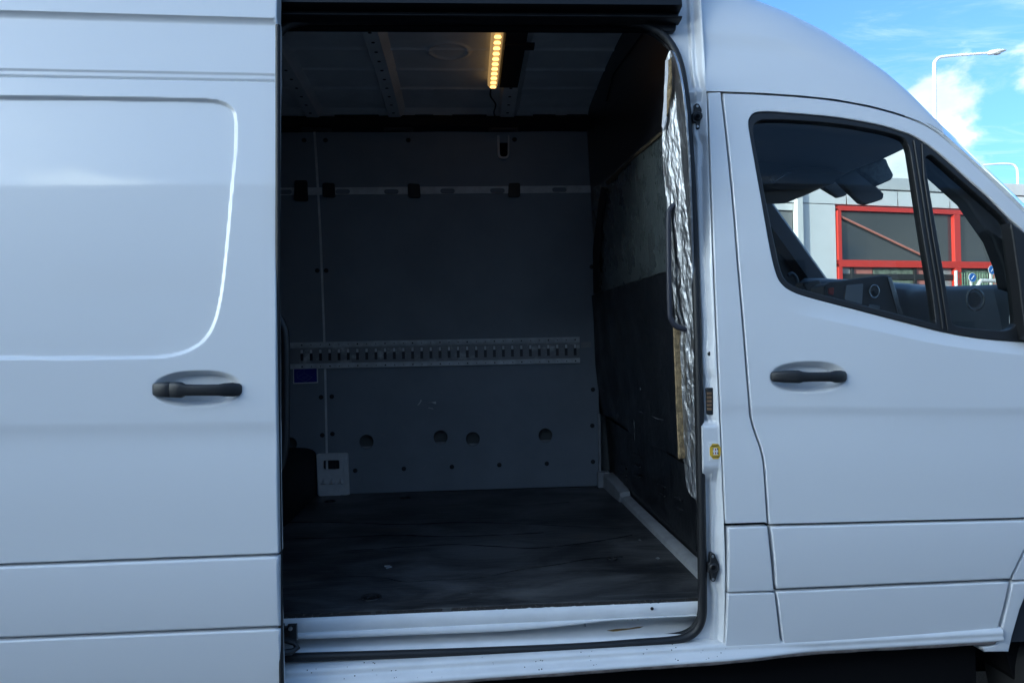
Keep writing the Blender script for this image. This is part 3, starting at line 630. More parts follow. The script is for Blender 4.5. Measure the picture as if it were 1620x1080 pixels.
# roof nose over the cab (drops to the windscreen) ---------------------
sil = np.array([(1000, -55), (1100, -28), (1150, -13), (1190, 1), (1240, 19), (1300, 47), (1350, 78), (1400, 113), (1440, 148), (1480, 189), (1520, 226), (1560, 264), (1620, 322)], float)
gline = np.array([(1100, 143), (1142, 143.5), (1200, 145.5), (1262, 149.5), (1320, 155.5), (1375, 165.5), (1420, 177.5), (1455, 190.5), (1480, 204.5), (1500, 220)], float)
GL3 = np.array([onS(x, y+1.2, S0) for x, y in gline])
crA = xz([(1112, 50), (1180, 56), (1244, 66), (1293, 83), (1330, 100)], S0)
def section(X, h, n=26):
    z0 = np.interp(X, GL3[:, 0], GL3[:, 2]); y0 = float(B(np.array([X]), np.array([z0]))[0])
    w = 1.0-y0; pts = []
    for t in np.linspace(0, 1, n):
        an = (math.pi/2)*t**1.15
        u, v = math.cos(an)**(2/3.2), math.sin(an)**(2/3.2); pts.append((X, 1.0-w*u*(1-.17*v*min(1, h/.6)), z0-.0+h*v))
    return np.array(pts)
Xst = np.concatenate([np.linspace(.748, 1.30, 26), np.linspace(1.32, 1.50, 8)]); NOSE = []
for X in Xst:
    a_, b_ = .005, 1.2
    for _ in range(40):
        h = (a_+b_)/2; S_ = section(X, h); ex = max(np.interp(proj(p)[0], sil[:, 0], sil[:, 1])-proj(p)[1] for p in S_)
        if ex > 0: b_ = h
        else: a_ = h
    S_ = section(X, h, 44)
    zc_ = np.interp(X, crA[:, 0], crA[:, 1]); fade = float(1-sstep((X-.95)/.3))
    for p in S_:
        d = p[2]-zc_; p[1] += -.012*fade*(1 if d > 0 else max(0, 1+d/.03)**2)*(1 if p[1] < .4 else 0)
    NOSE.append(S_)
mb = MB(); full = [np.concatenate([s, (s*[1, -1, 1]+[0, 2.0, 0])[::-1][1:]]) for s in NOSE]
mb.rings(full, caps=False, closed=False); mb.build('roof_nose', PAINT, VAN, sharp=80)
# cargo roof outer skin and far flank, rear end (closes the box so that light enters only by the door)
zr0 = NOSE[0][-1][2]
mb = MB(); mb.box((-3.1, .12, 2.76), (.70, 1.9, 2.80)); mb.build('roof', PAINT, VAN, smooth=False)
mb = MB(); mb.box((-3.1, 2.0, .5), (2.1, 2.03, 1.75)); mb.box((-3.1, 2.0, 1.75), (.85, 2.03, 2.77)); mb.build('far_flank', PAINT, VAN, smooth=False)
mb = MB(); mb.box((-3.12, .1, .5), (-3.08, 2.0, 2.78)); mb.build('rear_doors', PAINT, VAN, smooth=False)
panel('rear_side', np.array([(-3.1, .50), (-.72, .50), (-.72, 2.66), (-3.1, 2.66)]), B, PAINT, VAN, grid=.15, bev=.004, depth=.04)
mb = MB(); mb.box((-3.1, .135, 2.52), (.66, .16, 2.8)); mb.build('roof_side', PAINT, VAN, smooth=False)
# A pillars and windscreen
apx_o = crom([(1438, 165), (1482, 193), (1530, 238), (1580, 285), (1640, 342), (1760, 452), (1890, 572)], 5); apx_i = crom([(1438, 184), (1482, 207), (1530, 249), (1580, 294), (1640, 352), (1760, 462), (1890, 582)], 5)
R1 = []
for po, pi in zip(apx_o, apx_i):
    a_, b_ = atY(*po, .13), onS(pi[0], pi[1]-1, S0); md = (a_+b_)/2+np.array([0, -.004, 0]); c_ = a_+np.array([.02, .05, -.015]); d_ = b_+np.array([0, .06, -.02])
    R1.append([b_, b_+np.array([0, -.003, .004]), md, a_+np.array([0, -.006, -.004]), a_, a_+np.array([.006, .012, -.002]), c_, d_])
R1 = [[p+np.array([0, .022*max(0, 1-k/4.0), 0]) for p in r] for k, r in enumerate(R1)]
mb = MB(); mb.rings(R1); mb.build('windscreen_pillar', PAINT, VAN, sharp=50)
ws_n = [R1[k][6] for k in range(0, len(R1), 4)]
mb = MB(); mb.tube([r[4]+np.array([.012, .02, -.006]) for r in R1], .010, 8); mb.build('windscreen_seal', RUBBER, VAN)
far = [atY(1216, 316, 1.86), atY(1262, 380, 1.86), atY(1310, 447, 1.86), atY(1372, 535, 1.86)]
near = [R1[0][6], R1[8][6], R1[17][6], R1[-1][6]]
V = []; n_ = 9
for a_, b_ in zip(near, far):
    for k in range(n_):
        t = k/(n_-1); p = a_*(1-t)+b_*t; p = p+np.array([.16*math.sin(math.pi*t), 0, 0]); V.append(p)
Fc = [(i*n_+k, i*n_+k+1, (i+1)*n_+k+1, (i+1)*n_+k) for i in range(3) for k in range(n_-1)]
finish('windscreen', V, Fc, WGLASS, VAN)
R2 = []
for t in np.linspace(0, 1, 10):
    i = t*3; k = min(2, int(i)); p = far[k]*(1-(i-k))+far[k+1]*(i-k); R2.append([p+np.array(v) for v in [(0, -.02, 0), (-.02, -.05, -.01), (-.08, -.04, -.05), (-.10, .02, -.06), (-.02, .1, 0)]])
mb = MB(); mb.rings(R2); mb.build('far_windscreen_pillar', TRIMB, VAN)

def zarch(x): return .40 if abs(x-2.08) > .415 else .345+math.sqrt(.42**2-(x-2.08)**2)
Rg = []
for x in np.concatenate([[1.765], np.linspace(1.80, 2.95, 40)]):
    t = (x-1.765)/1.185; zh = 1.40-.26*t-.25*max(0, t-.85)/.15*.5; y0 = float(B(np.array([x]), np.array([1.0]))[0])*1.0+.10*max(0, t-.7)**2*4; zl_ = zarch(x)
    h_ = [(x, y0+.02, zl_), (x, y0, zl_+.12), (x, y0, max(zl_+.15, zh-.30)), (x, y0+.03, zh-.10), (x, y0+.12, zh-.01), (x, y0+.3, zh+.03), (x, 1.0, zh+.06)]
    Rg.append(h_+[(a_, 2.0-b_, c_) for a_, b_, c_ in h_[::-1][1:]])
mb = MB(); mb.rings(Rg, caps=False, closed=False); mb.add(Rg[-1], [tuple(range(len(Rg[-1])))]); mb.build('bonnet', PAINT, VAN, sharp=70)
mb = MB(); mb.box((2.945, .35, .72), (2.975, 1.65, .98)); mb.build('grille', BLACKP, VAN, smooth=False)
mb = MB(); mb.box((1.74, .10, .6), (1.78, 1.9, 1.40)); mb.box((1.74, .12, 1.36), (2.3, 1.88, 1.42)); mb.build('firewall', GAPB, VAN, smooth=False)
# cargo bay ------------------------------------------------------------
def Wf(x, z): return np.interp(z, [.6, 1.35, 1.7, 2.1, 2.45, 2.7], [1.93, 1.93, 1.905, 1.86, 1.79, 1.73])
def Xb(z): return .80-.075*(z-.67)
fl = np.array([(-3.05, .112), (.79, .112), (.79, 1.93), (-3.05, 1.93)])
def foutline():
    o = []
    for x in np.arange(-2.0, .79, .012): o.append((x, .100+rng.uniform(-.002, .004)+.002*math.sin(x*9)))
    return np.array(o+[(.785, .112), (.785, 1.93), (-3.05, 1.93), (-3.05, .105)])
ring_pos = [(587, 945, .034), (968, 883.5, .02), (641, 787.5, .03), (522, 793, .03)]
holes = []; RP = []
for (x, y, r) in ring_pos:
    p = atZ(x, y, ZF); RP.append((p, r)); holes.append(circ(p[:2], r*.82, 18))
FLOOR = panel('load_floor', foutline(), lambda x, z: np.full(np.shape(x), -ZF)-.0012*np.sin(x*3+z*5), FLOORM, VAN, holes, grid=.25, bev=.002, depth=.022, xf=XF_UP, step=.03)
for p, r in RP:
    mb = MB(); n = 24
    mb.rings([[(p[0]+q*math.cos(t), p[1]+q*math.sin(t), z) for t in np.linspace(0, 2*math.pi, n, endpoint=False)] for q, z in ((r, ZF+.0008), (r*.96, ZF+.004), (r*.80, ZF+.003), (r*.72, ZF-.012), (r*.05, ZF-.016))], caps=False); c_ = mb.build('lashing_cup', RUBBER, FLOOR)
    mb = MB(); mb.tube([(p[0]+r*.5*math.cos(t), p[1]+.004+r*.38*math.sin(t), ZF-.006+.006*math.sin(t)) for t in np.linspace(0, 2*math.pi, 16, endpoint=False)], r*.10, 6, closed=True); mb.build('lashing_ring', STEELD, FLOOR)
for pts in ([(443, 826), (500, 825), (560, 826.5), (640, 829), (720, 826), (800, 827), (900, 832), (985, 836)], [(450, 852), (540, 850), (620, 846), (700, 848), (780, 846), (860, 842)], [(443, 876), (520, 873), (590, 868), (650, 864), (720, 861), (790, 864), (850, 866), (930, 858), (1000, 846)], [(540, 912), (600, 913), (640, 919.5), (700, 917), (760, 913), (820, 901), (880, 893), (930, 884), (985, 880)], [(700, 800), (760, 797), (830, 799), (900, 794)]):
    C_ = crom([atZ(x, y, ZF+.0004)+np.array([0, rng.uniform(-.004, .004), 0]) for x, y in pts], 8); mb = MB(); mb.tube(C_, [.0004+.0012*abs(math.sin(i*.37))**.7 for i in range(len(C_))], 5); mb.build('veneer_crack', GAPB, FLOOR)
# frayed ply edge below the floor covering
o = []
for x in np.arange(-2.0, .78, .010): o.append((x, float(z_top(x))-.004+.006*rng.random()+.0015*math.sin(x*7)))
for x in np.arange(.78, -2.0, -.010): o.append((x, .6645))
panel('floor_edge', np.array(o), flat(.098), mat('frayed_ply_edge', (.02, .019, .018), .8, col2=(.12, .10, .09), vscale=120, lo=.55, hi=.7), FLOOR, grid=.2, bev=.0005, depth=.01, step=.02)
for (x, y, s_) in ((614, 897.5, .7), (1012, 855, .3), (1041, 884, .35)):
    p = atZ(x, y, ZF); mb = MB(); mb.tube([(p[0]-.02*s_, p[1]+.012*s_, ZF+.003), (p[0]+.006*s_, p[1]+.016*s_, ZF+.004), (p[0]+.018*s_, p[1], ZF+.003), (p[0]-.008*s_, p[1]-.018*s_, ZF+.003)], .0032*s_, 6); mb.build('paint_flake', GREYW, FLOOR)

# far wall
def onW(x, y, d=0.0): return onS(x, y, lambda a, b: Wf(a, b)-d)
def wxz(px): return xz(px, Wf)
wall = bpy.data.objects.new('wall_lining', None); COL.objects.link(wall); wall.location = (0, 1.93, ZF); attach(wall, VAN); wall.matrix_parent_inverse = Matrix.Translation(-Vector(VAN.location))
wh_ = [(579.5, 698.5, 11.3), (697, 691.5, 11), (748, 694, 11), (863, 688.5, 11)]
H4 = []
for (x, y, r) in wh_:
    c_ = onW(x, y)[[0, 2]]; q = onW(x+r, y)[[0, 2]]; H4.append(circ(c_, abs(q[0]-c_[0]), 24))
zb = ZF+.002; xs1 = onW(517, 717)[0]; xright = onW(948, 700)[0]
mainP = np.concatenate([[(xs1+.004, zb), (xright, zb)], wxz([(947, 620), (944, 420), (941, 300), (938, 206)]), [(xs1+.004, onW(700, 206)[2])]])
panel('lining_panel', mainP, Wf, PLY, wall, H4, grid=.10, bev=.002, depth=.012)
hl = circ(onW(459, 702)[[0, 2]], .036, 24)
panel('lining_panel', np.array([(-3.05, zb), (xs1-.004, zb), (xs1-.004, onW(700, 206)[2]), (-3.05, onW(700, 206)[2])]), Wf, PLY, wall, [hl], grid=.10, bev=.002, depth=.012)
mb = MB(); zs = np.linspace(.80, onW(497, 207)[2], 12); 
mb.rings([[(xs1-.006, float(Wf(0, z))-.001, z), (xs1-.005, float(Wf(0, z))-.004, z), (xs1+.005, float(Wf(0, z))-.004, z), (xs1+.006, float(Wf(0, z))-.001, z)] for z in zs]); mb.build('joint_strip', ALU, wall, sharp=60)
mb = MB(); mb.box((-3.05, 1.985, .6), (.85, 1.99, 1.3)); mb.build('body_cavity', mat('cavity_primer', (.10, .105, .10), .6), wall, smooth=False)
for (x, y, r) in wh_:          # folded return seen through each hole
    p = onW(x, y+r*.62, -.03); mb = MB(); mb.box((p[0]-.035, p[1]-.004, p[2]-.022), (p[0]+.035, p[1]+.012, p[2]-.002)); mb.build('cavity_ledge', GREYW, wall, smooth=False)
scr = [(481, 222), (515, 222), (646, 222), (814, 221), (939, 220), (502, 428), (516, 428), (508, 628), (525, 627), (510, 688), (526, 686), (562, 744), (639, 741), (715, 738), (790, 735), (865, 733), (937, 673), (938, 730), (938, 616), (936, 422)]
s0 = None
for (x, y) in scr:
    p = onW(x, y, .0005)
    if s0 is None:
        mb = MB(); mb.disc((0, 0, 0), (0, -1, 0), .0125, .003, 14, .009); s0 = mb.build('screw', RUBBER, None); s0.location = p; l = s0.location.copy(); attach(s0, wall); s0.location = l
    else:
        c_ = s0.copy(); COL.objects.link(c_); c_.location = p
# top rail with slots and clips
slots = [(450, 303.5), (542, 303), (619, 303), (708, 302), (787, 301.5), (885, 300)]
def stad(cx, cy, w_, h_, n=8):
    o = []
    for k in range(n+1): t = math.pi/2-math.pi*k/n; o.append((cx+w_/2-h_/2+h_/2*math.cos(t), cy+h_/2*math.sin(t)))
    for k in range(n+1): t = -math.pi/2-math.pi*k/n; o.append((cx-w_/2+h_/2+h_/2*math.cos(t), cy+h_/2*math.sin(t)))
    return o
SR = lambda x, z: Wf(x, z)-.006
railz0, railz1 = onW(700, 307)[2], onW(700, 295.5)[2]
xl, xr_ = onW(400, 300)[0], onW(944, 299)[0]
RL = panel('slotted_rail', np.array([(-3.0, railz0), (xr_, railz0), (xr_, railz1), (-3.0, railz1)]), SR, ALU, VAN, [xz(stad(x, y, 23, 7.4), SR) for x, y in slots], grid=.08, bev=.0015, depth=.006)
mb = MB(); mb.box((-3, float(Wf(0, railz0))-.0012, railz0+.004), (xr_-.01, float(Wf(0, railz0))+.002, railz1-.004)); mb.build('slot_backing', GAPB, wall, smooth=False)
clips = [(476, 301.5, 21, 33, 0), (519.5, 300.5, 20, 23, .03), (654.5, 301.5, 20, 23, .05), (814, 300.5, 19, 22, -.03)]
for (cx, cy, w_, h_, an) in clips:
    P = fillet([(cx-w_/2, cy-h_/2, 4), (cx+w_/2-.3, cy-h_/2+an*20, 4), (cx+w_/2+an*20, cy+h_/2, 4), (cx-w_/2+an*20, cy+h_/2-an*20, 4)])
    Yp = onW(cx, cy)[1]-.016
    c_ = slab('rail_clip', P, Yp, BLACKP, RL, thick=.016, bev=.003)
    mb = MB(); mb.disc(atY(cx, cy, Yp), (0, -1, 0), .006, .003, 10); q = mb.build('clip_bolt', STEELD, None); attach(q, RL)
# airline / E-track
TRK = bpy.data.objects.new('cargo_track', None); COL.objects.link(TRK); TRK.location = (0, 1.92, 1.48); attach(TRK, VAN); TRK.matrix_parent_inverse = Matrix.Translation(-Vector(VAN.location))
Yt = float(Wf(0, 1.48))
zu1, zu0 = atY(800, 535.2, Yt)[2], atY(800, 543.5, Yt)[2]; zl1, zl0 = atY(800, 569.5, Yt)[2], atY(800, 576.5, Yt)[2]
x0, x1 = -1.55, atY(917, 550, Yt)[0]
mb = MB(); mb.rings([[(x, Yt-.002, zu1), (x, Yt-.006, zu1-.001), (x, Yt-.006, zu0+.001), (x, Yt-.003, zu0-.002), (x, Yt+.004, zu0-.004)] for x in np.linspace(x0, x1, 20)], caps=False, closed=False); mb.build('track_flange', GALVF, TRK, sharp=50)
mb = MB(); mb.rings([[(x, Yt+.004, zl1+.012), (x, Yt-.003, zl1+.002), (x, Yt-.006, zl1), (x, Yt-.006, zl0+.001), (x, Yt-.002, zl0)] for x in np.linspace(x0, x1, 20)], caps=False, closed=False); mb.build('track_flange', GALVF, TRK, sharp=50)
pit = .0497; nsl = 50; za, zc2 = zu0-.002, zl1+.004; hs = (za-zc2)
tz0, tz1 = zc2+hs*.17, za-hs*.10
SL = [np.array([(x1-.018-k*pit-.016, tz0), (x1-.018-k*pit, tz0), (x1-.018-k*pit, tz1), (x1-.018-k*pit-.016, tz1)]) for k in range(31)]
panel('track_plate', np.array([(x0, zc2), (x1, zc2), (x1, za), (x0, za)]), flat(Yt-.0035), GALV, TRK, SL, grid=.2, bev=.001, depth=.004, step=.05)
mb = MB(); mb.box((x0, Yt-.0012, zc2), (x1-.002, Yt+.0010, za)); mb.build('track_backing', STEELD, TRK, smooth=False)
t0 = None
for k in range(31):
    if t0 is None:
        mb = MB(); xx = x1-.018; mb.box((xx-.014, Yt-.0065, tz1-(tz1-tz0)*.34), (xx-.002, Yt-.0014, tz1-.001)); t0 = mb.build('slot_tab', ALU, TRK, smooth=False)
    else: dup(t0, (-k*pit, 0, 0))
mb = MB()
for k in range(31):
    for zz in ((zu0+zu1)/2, (zl0+zl1)/2): mb.disc((x1-.025-k*pit, Yt-.0058, zz), (0, -1, 0), .0042 if k % 3 == 0 else .0028, .001, 8)
o = mb.build('fixing_holes', GAPB, TRK); o['kind'] = 'stuff'
slab('rail_strip', [(919, 541.5), (935, 540.5), (936, 549), (919, 550)], Yt-.004, GREYW, wall, thick=.004, bev=.001)
# blue sticker with the corner-of-a-room drawing
bs = slab('blue_sticker', [(463.5, 580), (502.5, 578.5), (503, 605.5), (464, 607)], Yt-.003, STW, VAN, thick=.002, bev=.0003)
slab('sticker_face', [(465, 579.5), (501, 578.5), (501.5, 604), (465.3, 605.3)], Yt-.0036, BLUE, bs, thick=.0004, bev=.0001)
mb = MB()
for a_, b_ in (((481, 583), (481, 590)), ((481, 590), (470, 597)), ((481, 590), (494, 596.5)), ((470, 597), (483, 603.5)), ((494, 596.5), (483, 603.5)), ((470, 588), (470, 597)), ((470, 588), (481, 582)), ((478, 596), (488, 595)), ((478, 598.5), (486, 597.5))):
    mb.tube([atY(*a_, Yt-.0045), atY(*b_, Yt-.0045)], .0009, 5)
mb.build('printed_lines', BLUEL, bs)
for pts in ([(660, 641), (664, 636), (666, 631), (667, 634), (663, 640)], [(676, 637), (690, 635), (689.5, 639), (683, 636.5)], [(677, 645), (686, 647), (684, 645.5), (679, 644.3)]):
    slab('paint_scuff', pts, Yt-.0012, ALU, wall, thick=.001, bev=.0002)
for k in range(14):
    x = rng.uniform(540, 925); y = rng.uniform(330, 770); a_ = rng.uniform(-.9, .9); l_ = rng.uniform(3, 14)
    p_ = [onW(x+l_*t*math.cos(a_), y+l_*t*math.sin(a_), .0012) for t in (0, .5, 1)]; mb = MB(); mb.tube(p_, [.0003, .0009, .0003], 4); mb.build('scratch', GREYW, wall)
# slotted roof hanger on the wall
P = [onW(x, y, .012) for x, y in [(0, 0)]]
slab('wall_hanger', fillet([(786, 205), (806, 205), (805.5, 251, 9), (787.5, 251, 9)]), onW(797, 230)[1]-.012, ALU, wall, thick=.012, holes=[fillet([(790, 210, 5), (803.5, 210, 5), (803, 248, 6), (791, 248, 6)])], bev=.002)
slab('hanger_recess', [(788, 209), (805, 209), (804, 249), (790, 249)], onW(797, 230)[1]-.003, GAPB, wall, thick=.003, bev=.0005)
# white post foot
Yf_ = 1.905
pf = slab('post_foot', fillet([(500, 718, 4), (550, 716.5, 4), (552.5, 784), (545, 787, 3), (532, 790), (504, 790, 3)]), Yf_, FOOTM, VAN, thick=.03, holes=[fillet([(511, 728.5, 3), (536.5, 727.5, 3), (537, 742, 3), (511, 743, 3)])], bev=.004)
slab('foot_recess', [(509, 726), (539, 725), (539, 745), (509, 746)], Yf_+.024, STEELD, pf, thick=.002, bev=.0005)
slab('foot_flange', [(527.5, 727.5), (531, 727.5), (531, 743), (527.5, 743)], Yf_+.016, STEELD, pf, thick=.006, bev=.001)
for x in (512, 525, 539):
    a_ = [atY(x-5.5, 766, Yf_-.001), atY(x+5.5, 765, Yf_-.001), atY(x+.5, 754.5, Yf_-.001)]; ap = atY(x+.5, 764, Yf_-.016); mb = MB(); mb.add([*a_, ap], [(0, 1, 3), (1, 2, 3), (2, 0, 3), (2, 1, 0)]); mb.build('gusset', FOOTM, pf, smooth=False)
slab('foot_ledge', fillet([(507, 775, 2), (537, 773.5, 2), (539, 788), (505, 789)]), Yf_-.010, FOOTM, pf, thick=.012, bev=.003)
slab('foot_rib', [(544, 722), (549, 721), (547, 735), (549, 760), (549, 783), (542, 785), (545, 760), (543, 740)], Yf_-.006, FOOTM, pf, thick=.01, bev=.003)
slab('edge_trim', [(946.5, 655), (950, 654.5), (951.5, 772), (947.5, 772)], 1.91, GREYW, wall, thick=.02, bev=.001)
# wheel box and rear grab handle at the left
yb0 = 1.10
Rg = []
for t in np.linspace(0, 1, 12):
    an = t*math.pi/2; Rg.append([(x, 1.93-(1.93-yb0)*s_, ZF+.26*hh*f2) for (x, s_, hh, f2) in []])
mb = MB(); Rg = []
for X, sc in ((-1.9, 1), (-.93, 1), (-.885, .985), (-.855, .95), (-.84, .90), (-.835, .80)):
    loop = []
    for k in range(17):
        an = math.pi/2*k/16; loop.append((X, 1.93-(1.93-1.12)*sc*math.cos(an)**.35, ZF-.01+.27*sc*math.sin(an)**.35))
    Rg.append(loop+[(X, 1.93, ZF-.01)])
mb.rings(Rg); mb.build('wheel_box', mat('wheel_box_black', (.006, .006, .007), .6, spec=.25), VAN, sharp=70)
mb = MB(); mb.tube(crom([atY(x, y, .10) for x, y in [(418, 492), (437, 500), (446, 513), (451, 535), (452, 600), (451, 690), (447, 722), (440, 740), (420, 752)]], 6), .0135, 12); mb.build('grab_handle', RUBBER, VAN)

# ceiling
zce = lambda yy: 2.66+.05*np.sin(np.clip((yy-.1)/1.75, 0, 1)*math.pi)*1.0
ridY = [atZ(700, yy, 2.68)[1] for yy in (57, 89, 119, 145)]
dome = atZ(710, 88, 2.69)
def S_ceil(x, z):        # local: x = world x, z = -world y ; y = world z
    Y = -z; h = zce(Y)
    for r in ridY: h = h-.008*np.exp(-((Y-r)/.010)**2)*np.where((np.abs(x+.08) < .30) & (np.abs(Y-dome[1]) < .28), sstep((np.abs(x-dome[0])-.10)/.03) if False else 1, 1)
    rr = np.hypot(x-dome[0], Y-dome[1]); h = h-.006*np.exp(-((rr-.085)/.010)**2)
    return h
xs, zs = np.meshgrid(np.arange(-1.2, .7, .02), np.arange(-1.74, -.3, .006))
dg = np.stack(np.meshgrid(np.arange(-.13, .13, .007), np.arange(-.13, .13, .007)), -1).reshape(-1, 2)+[dome[0], -dome[1]]
panel('ceiling_skin', np.array([(-3.05, -1.76), (.72, -1.76), (.72, -.10), (-3.05, -.10)]), S_ceil, CEILM, VAN, grid=.08, bev=.001, depth=.01, xf=XF_DOWN, refine=[np.stack([xs.ravel(), zs.ravel()], 1), dg])
def rib(xa, xb, m=CEILM, h=.035):
    mb = MB(); Ys_ = np.linspace(.12, 1.74, 20)
    mb.rings([[(xa-.012, y, float(zce(y))-.001), (xa, y, float(zce(y))-h), (xb, y, float(zce(y))-h), (xb+.028, y, float(zce(y))-.001)] for y in Ys_], caps=False, closed=False); r = mb.build('roof_rib', m, VAN, sharp=20)
    h0 = None
    for k in range(11):
        y = .62+k*.1; z = float(zce(y))-h
        if h0 is None: mb = MB(); mb.disc((0, 0, 0), (0, 0, -1), .008, .001, 10); h0 = mb.build('rib_hole', GAPB, None); h0.location = ((xa+xb)/2, y, z); l = h0.location.copy(); attach(h0, r); h0.location = l
        else: c_ = h0.copy(); COL.objects.link(c_); c_.location = ((xa+xb)/2, y, z)
    return r
rib(-.385, -.325); rib(-.80, -.74); rib(.19, .26)
# cant rail between ceiling and wall; black cable duct beneath
mb = MB(); mb.rings([[(x, 1.60, 2.695), (x, 1.66, 2.67), (x, 1.73, 2.635), (x, 1.76, 2.62)] for x in np.linspace(-3.05, .68, 12)], caps=False, closed=False); CR = mb.build('cant_rail', CEILM, VAN, sharp=30)
for (a_, b_) in ((525, 598), (655, 685), (715, 770), (845, 880), (900, 930)):
    p, q = atZ(a_, 180, 2.64), atZ(b_, 184, 2.64); mb = MB(); mb.rings([[(x, y_, z_) for (y_, z_) in [(1.685, 2.658), (1.69, 2.645), (1.735, 2.622), (1.74, 2.634)]] for x in np.linspace(p[0], q[0], 3)]); mb.build('rail_slot', GAPB, CR, sharp=30)
mb = MB(); mb.rings([[(x, 1.78, 2.652), (x, 1.68, 2.650-.003*math.sin(x*7)), (x, 1.665, 2.63), (x, 1.67, 2.595-.004*math.sin(x*11)), (x, 1.80, 2.585)] for x in np.linspace(-3.05, .68, 60)], caps=False, closed=False); mb.build('cable_duct', FELT, VAN)
for cx in (500, 630, 797):
    slab('duct_bracket', fillet([(cx-24, 202, 2), (cx+24, 201, 2), (cx+23, 206), (cx+8, 205), (cx-10, 205), (cx-23, 206)]), 1.662, TRIM, VAN, thick=.02, bev=.001)
# LED strip lamp
lp = [atZ(x, y, 2.665) for x, y in [(788, 50), (778.5, 138)]]
LMP = MB(); xl0 = lp[0][0]; ya, yb_ = lp[0][1]-.05, lp[1][1]
zl = 2.672
loopf = lambda y: [(xl0-.024, y, zl+.02), (xl0-.024, y, zl), (xl0-.012, y, zl-.012), (xl0+.012, y, zl-.012), (xl0+.022, y, zl), (xl0+.022, y, zl+.02)]
LMP.rings([loopf(y) for y in np.linspace(ya, yb_, 6)]); lamp = LMP.build('strip_lamp', mat('amber_lamp_body', (.55, .40, .22), .35, emit=(1, .55, .2), es=.12), VAN, sharp=30)
bead_m = mat('lit_led', (.9, .7, .4), .3, emit=(1.0, .50, .15), es=.95)
nb_ = 12; b0 = None
for k in range(nb_):
    y = ya+.03+(yb_-ya-.05)*k/(nb_-1)
    if b0 is None:
        mb = MB(); ts = np.linspace(-1.2, 1.2, 9); mb.tube([(.013*math.sin(t), -.014*math.cos(t)+.006, -.001) for t in ts], [.0025, .005, .0065, .007, .007, .007, .0065, .005, .0025], 8); b0 = mb.build('led', bead_m, None); b0.location = (xl0, y, zl-.015); l = b0.location.copy(); attach(b0, lamp); b0.location = l
    else: c_ = b0.copy(); COL.objects.link(c_); c_.location = (xl0, y, zl-.015)
mb = MB(); mb.box((xl0+.03, ya, 2.655), (xl0+.115, yb_-.02, 2.70)); mb.box((xl0+.03, .78, 2.648), (xl0+.15, .83, 2.66)); mb.build('lamp_bracket', FELT, VAN, smooth=False)
mb = MB(); mb.tube(crom([(xl0, yb_, 2.68), (xl0-.01, yb_+.08, 2.655), (xl0+.02, yb_+.2, 2.65), (xl0+.015, yb_+.3, 2.64), (xl0+.03, 1.67, 2.63)], 6), .004, 6); mb.build('lamp_wire', RUBBER, VAN)

# bulkhead -------------------------------------------------------------
def onB(x, y, d=0.0):
    r_ = ray(x, y); lo, hi = .5, 6.0
    for _ in range(60):
        t = (lo+hi)/2; p = CAM+r_*t
        if p[0]-float(Xb(p[2]))+(d(p[1]) if callable(d) else d) > 0: hi = t
        else: lo = t
    return CAM+r_*(lo+hi)/2
def bxz(px, d=0.0): return np.array([(-q[1], q[2]) for q in (onB(x, y, d) for x, y in px)])
def SB(d, amp=0.0, sd_=0): 
    r = np.random.default_rng(sd_); ph = r.uniform(0, 6, 8)
    def f(x, z):
        return Xb(z)-d+amp*(np.sin(x*7+z*3+ph[0])+.6*np.sin(z*11-x*4+ph[1])+.4*np.sin(x*23+ph[2]+z*9))
    return f
panel('bulkhead', np.array([(-1.96, ZF-.01), (-.115, ZF-.01), (-.115, 1.7), (-.15, 2.0), (-.215, 2.5), (-.26, 2.74), (-1.96, 2.74)]), SB(0), BULK, VAN, grid=.15, bev=.002, depth=.02, xf=XF_BULK)
BK = bpy.data.objects.new('bulkhead_lining', None); COL.objects.link(BK); BK.location = (.75, 1, 1.3); attach(BK, VAN); BK.matrix_parent_inverse = Matrix.Translation(-Vector(VAN.location))
fold = MB(); fold.tube([onB(x, y, .004) for x, y in [(1020, 48), (995, 82), (970, 118), (960, 160)]], .003, 6); fold.build('panel_fold', BULK, BK)
P = np.array([(940, 296), (950, 291), (1000, 244), (1050, 205), (1062, 240), (1068, 330), (1062, 428), (1000, 446), (952, 462), (942, 420), (938, 350)], float)
panel('insulation_sheet', bxz(P, .02), SB(.020, .003, 1), SHEET2, BK, grid=.03, bev=.004, depth=.015, xf=XF_BULK)
P = np.array([(929, 470), (945, 463), (1000, 446), (1063, 428), (1066, 500), (1070, 600), (1074, 726), (1045, 712), (1000, 688), (968, 660), (944, 655), (938, 600), (934, 540)], float)
panel('insulation_sheet', bxz(P, .035), SB(.035, .006, 2), SHEET, BK, grid=.03, bev=.004, depth=.015, xf=XF_BULK)
P = np.array([(950, 655), (1000, 686), (1050, 712), (1090, 740), (1102, 800), (1100, 872), (1040, 815), (990, 768), (957, 750)], float)
panel('insulation_sheet', bxz(P, .012), SB(.012, .002, 3), SHEET, BK, grid=.04, bev=.003, depth=.01, xf=XF_BULK)
P = np.array([(943, 330), (950, 296), (956, 300), (950, 360), (946, 420), (949, 458), (941, 465), (938, 400)], float)
panel('torn_edge', bxz(P, .035), SB(.035, .004, 4), FELT, BK, grid=.03, bev=.002, depth=.012, xf=XF_BULK)
P = np.array([(958, 288), (1000, 247), (1050, 204), (1050, 210), (1000, 253), (960, 294)], float)
panel('foam_edge', bxz(P, .026), SB(.026), mat('dark_foam_edge', (.06, .045, .025), .9, vary=.4, vscale=50), BK, grid=.05, bev=.001, depth=.01, xf=XF_BULK)
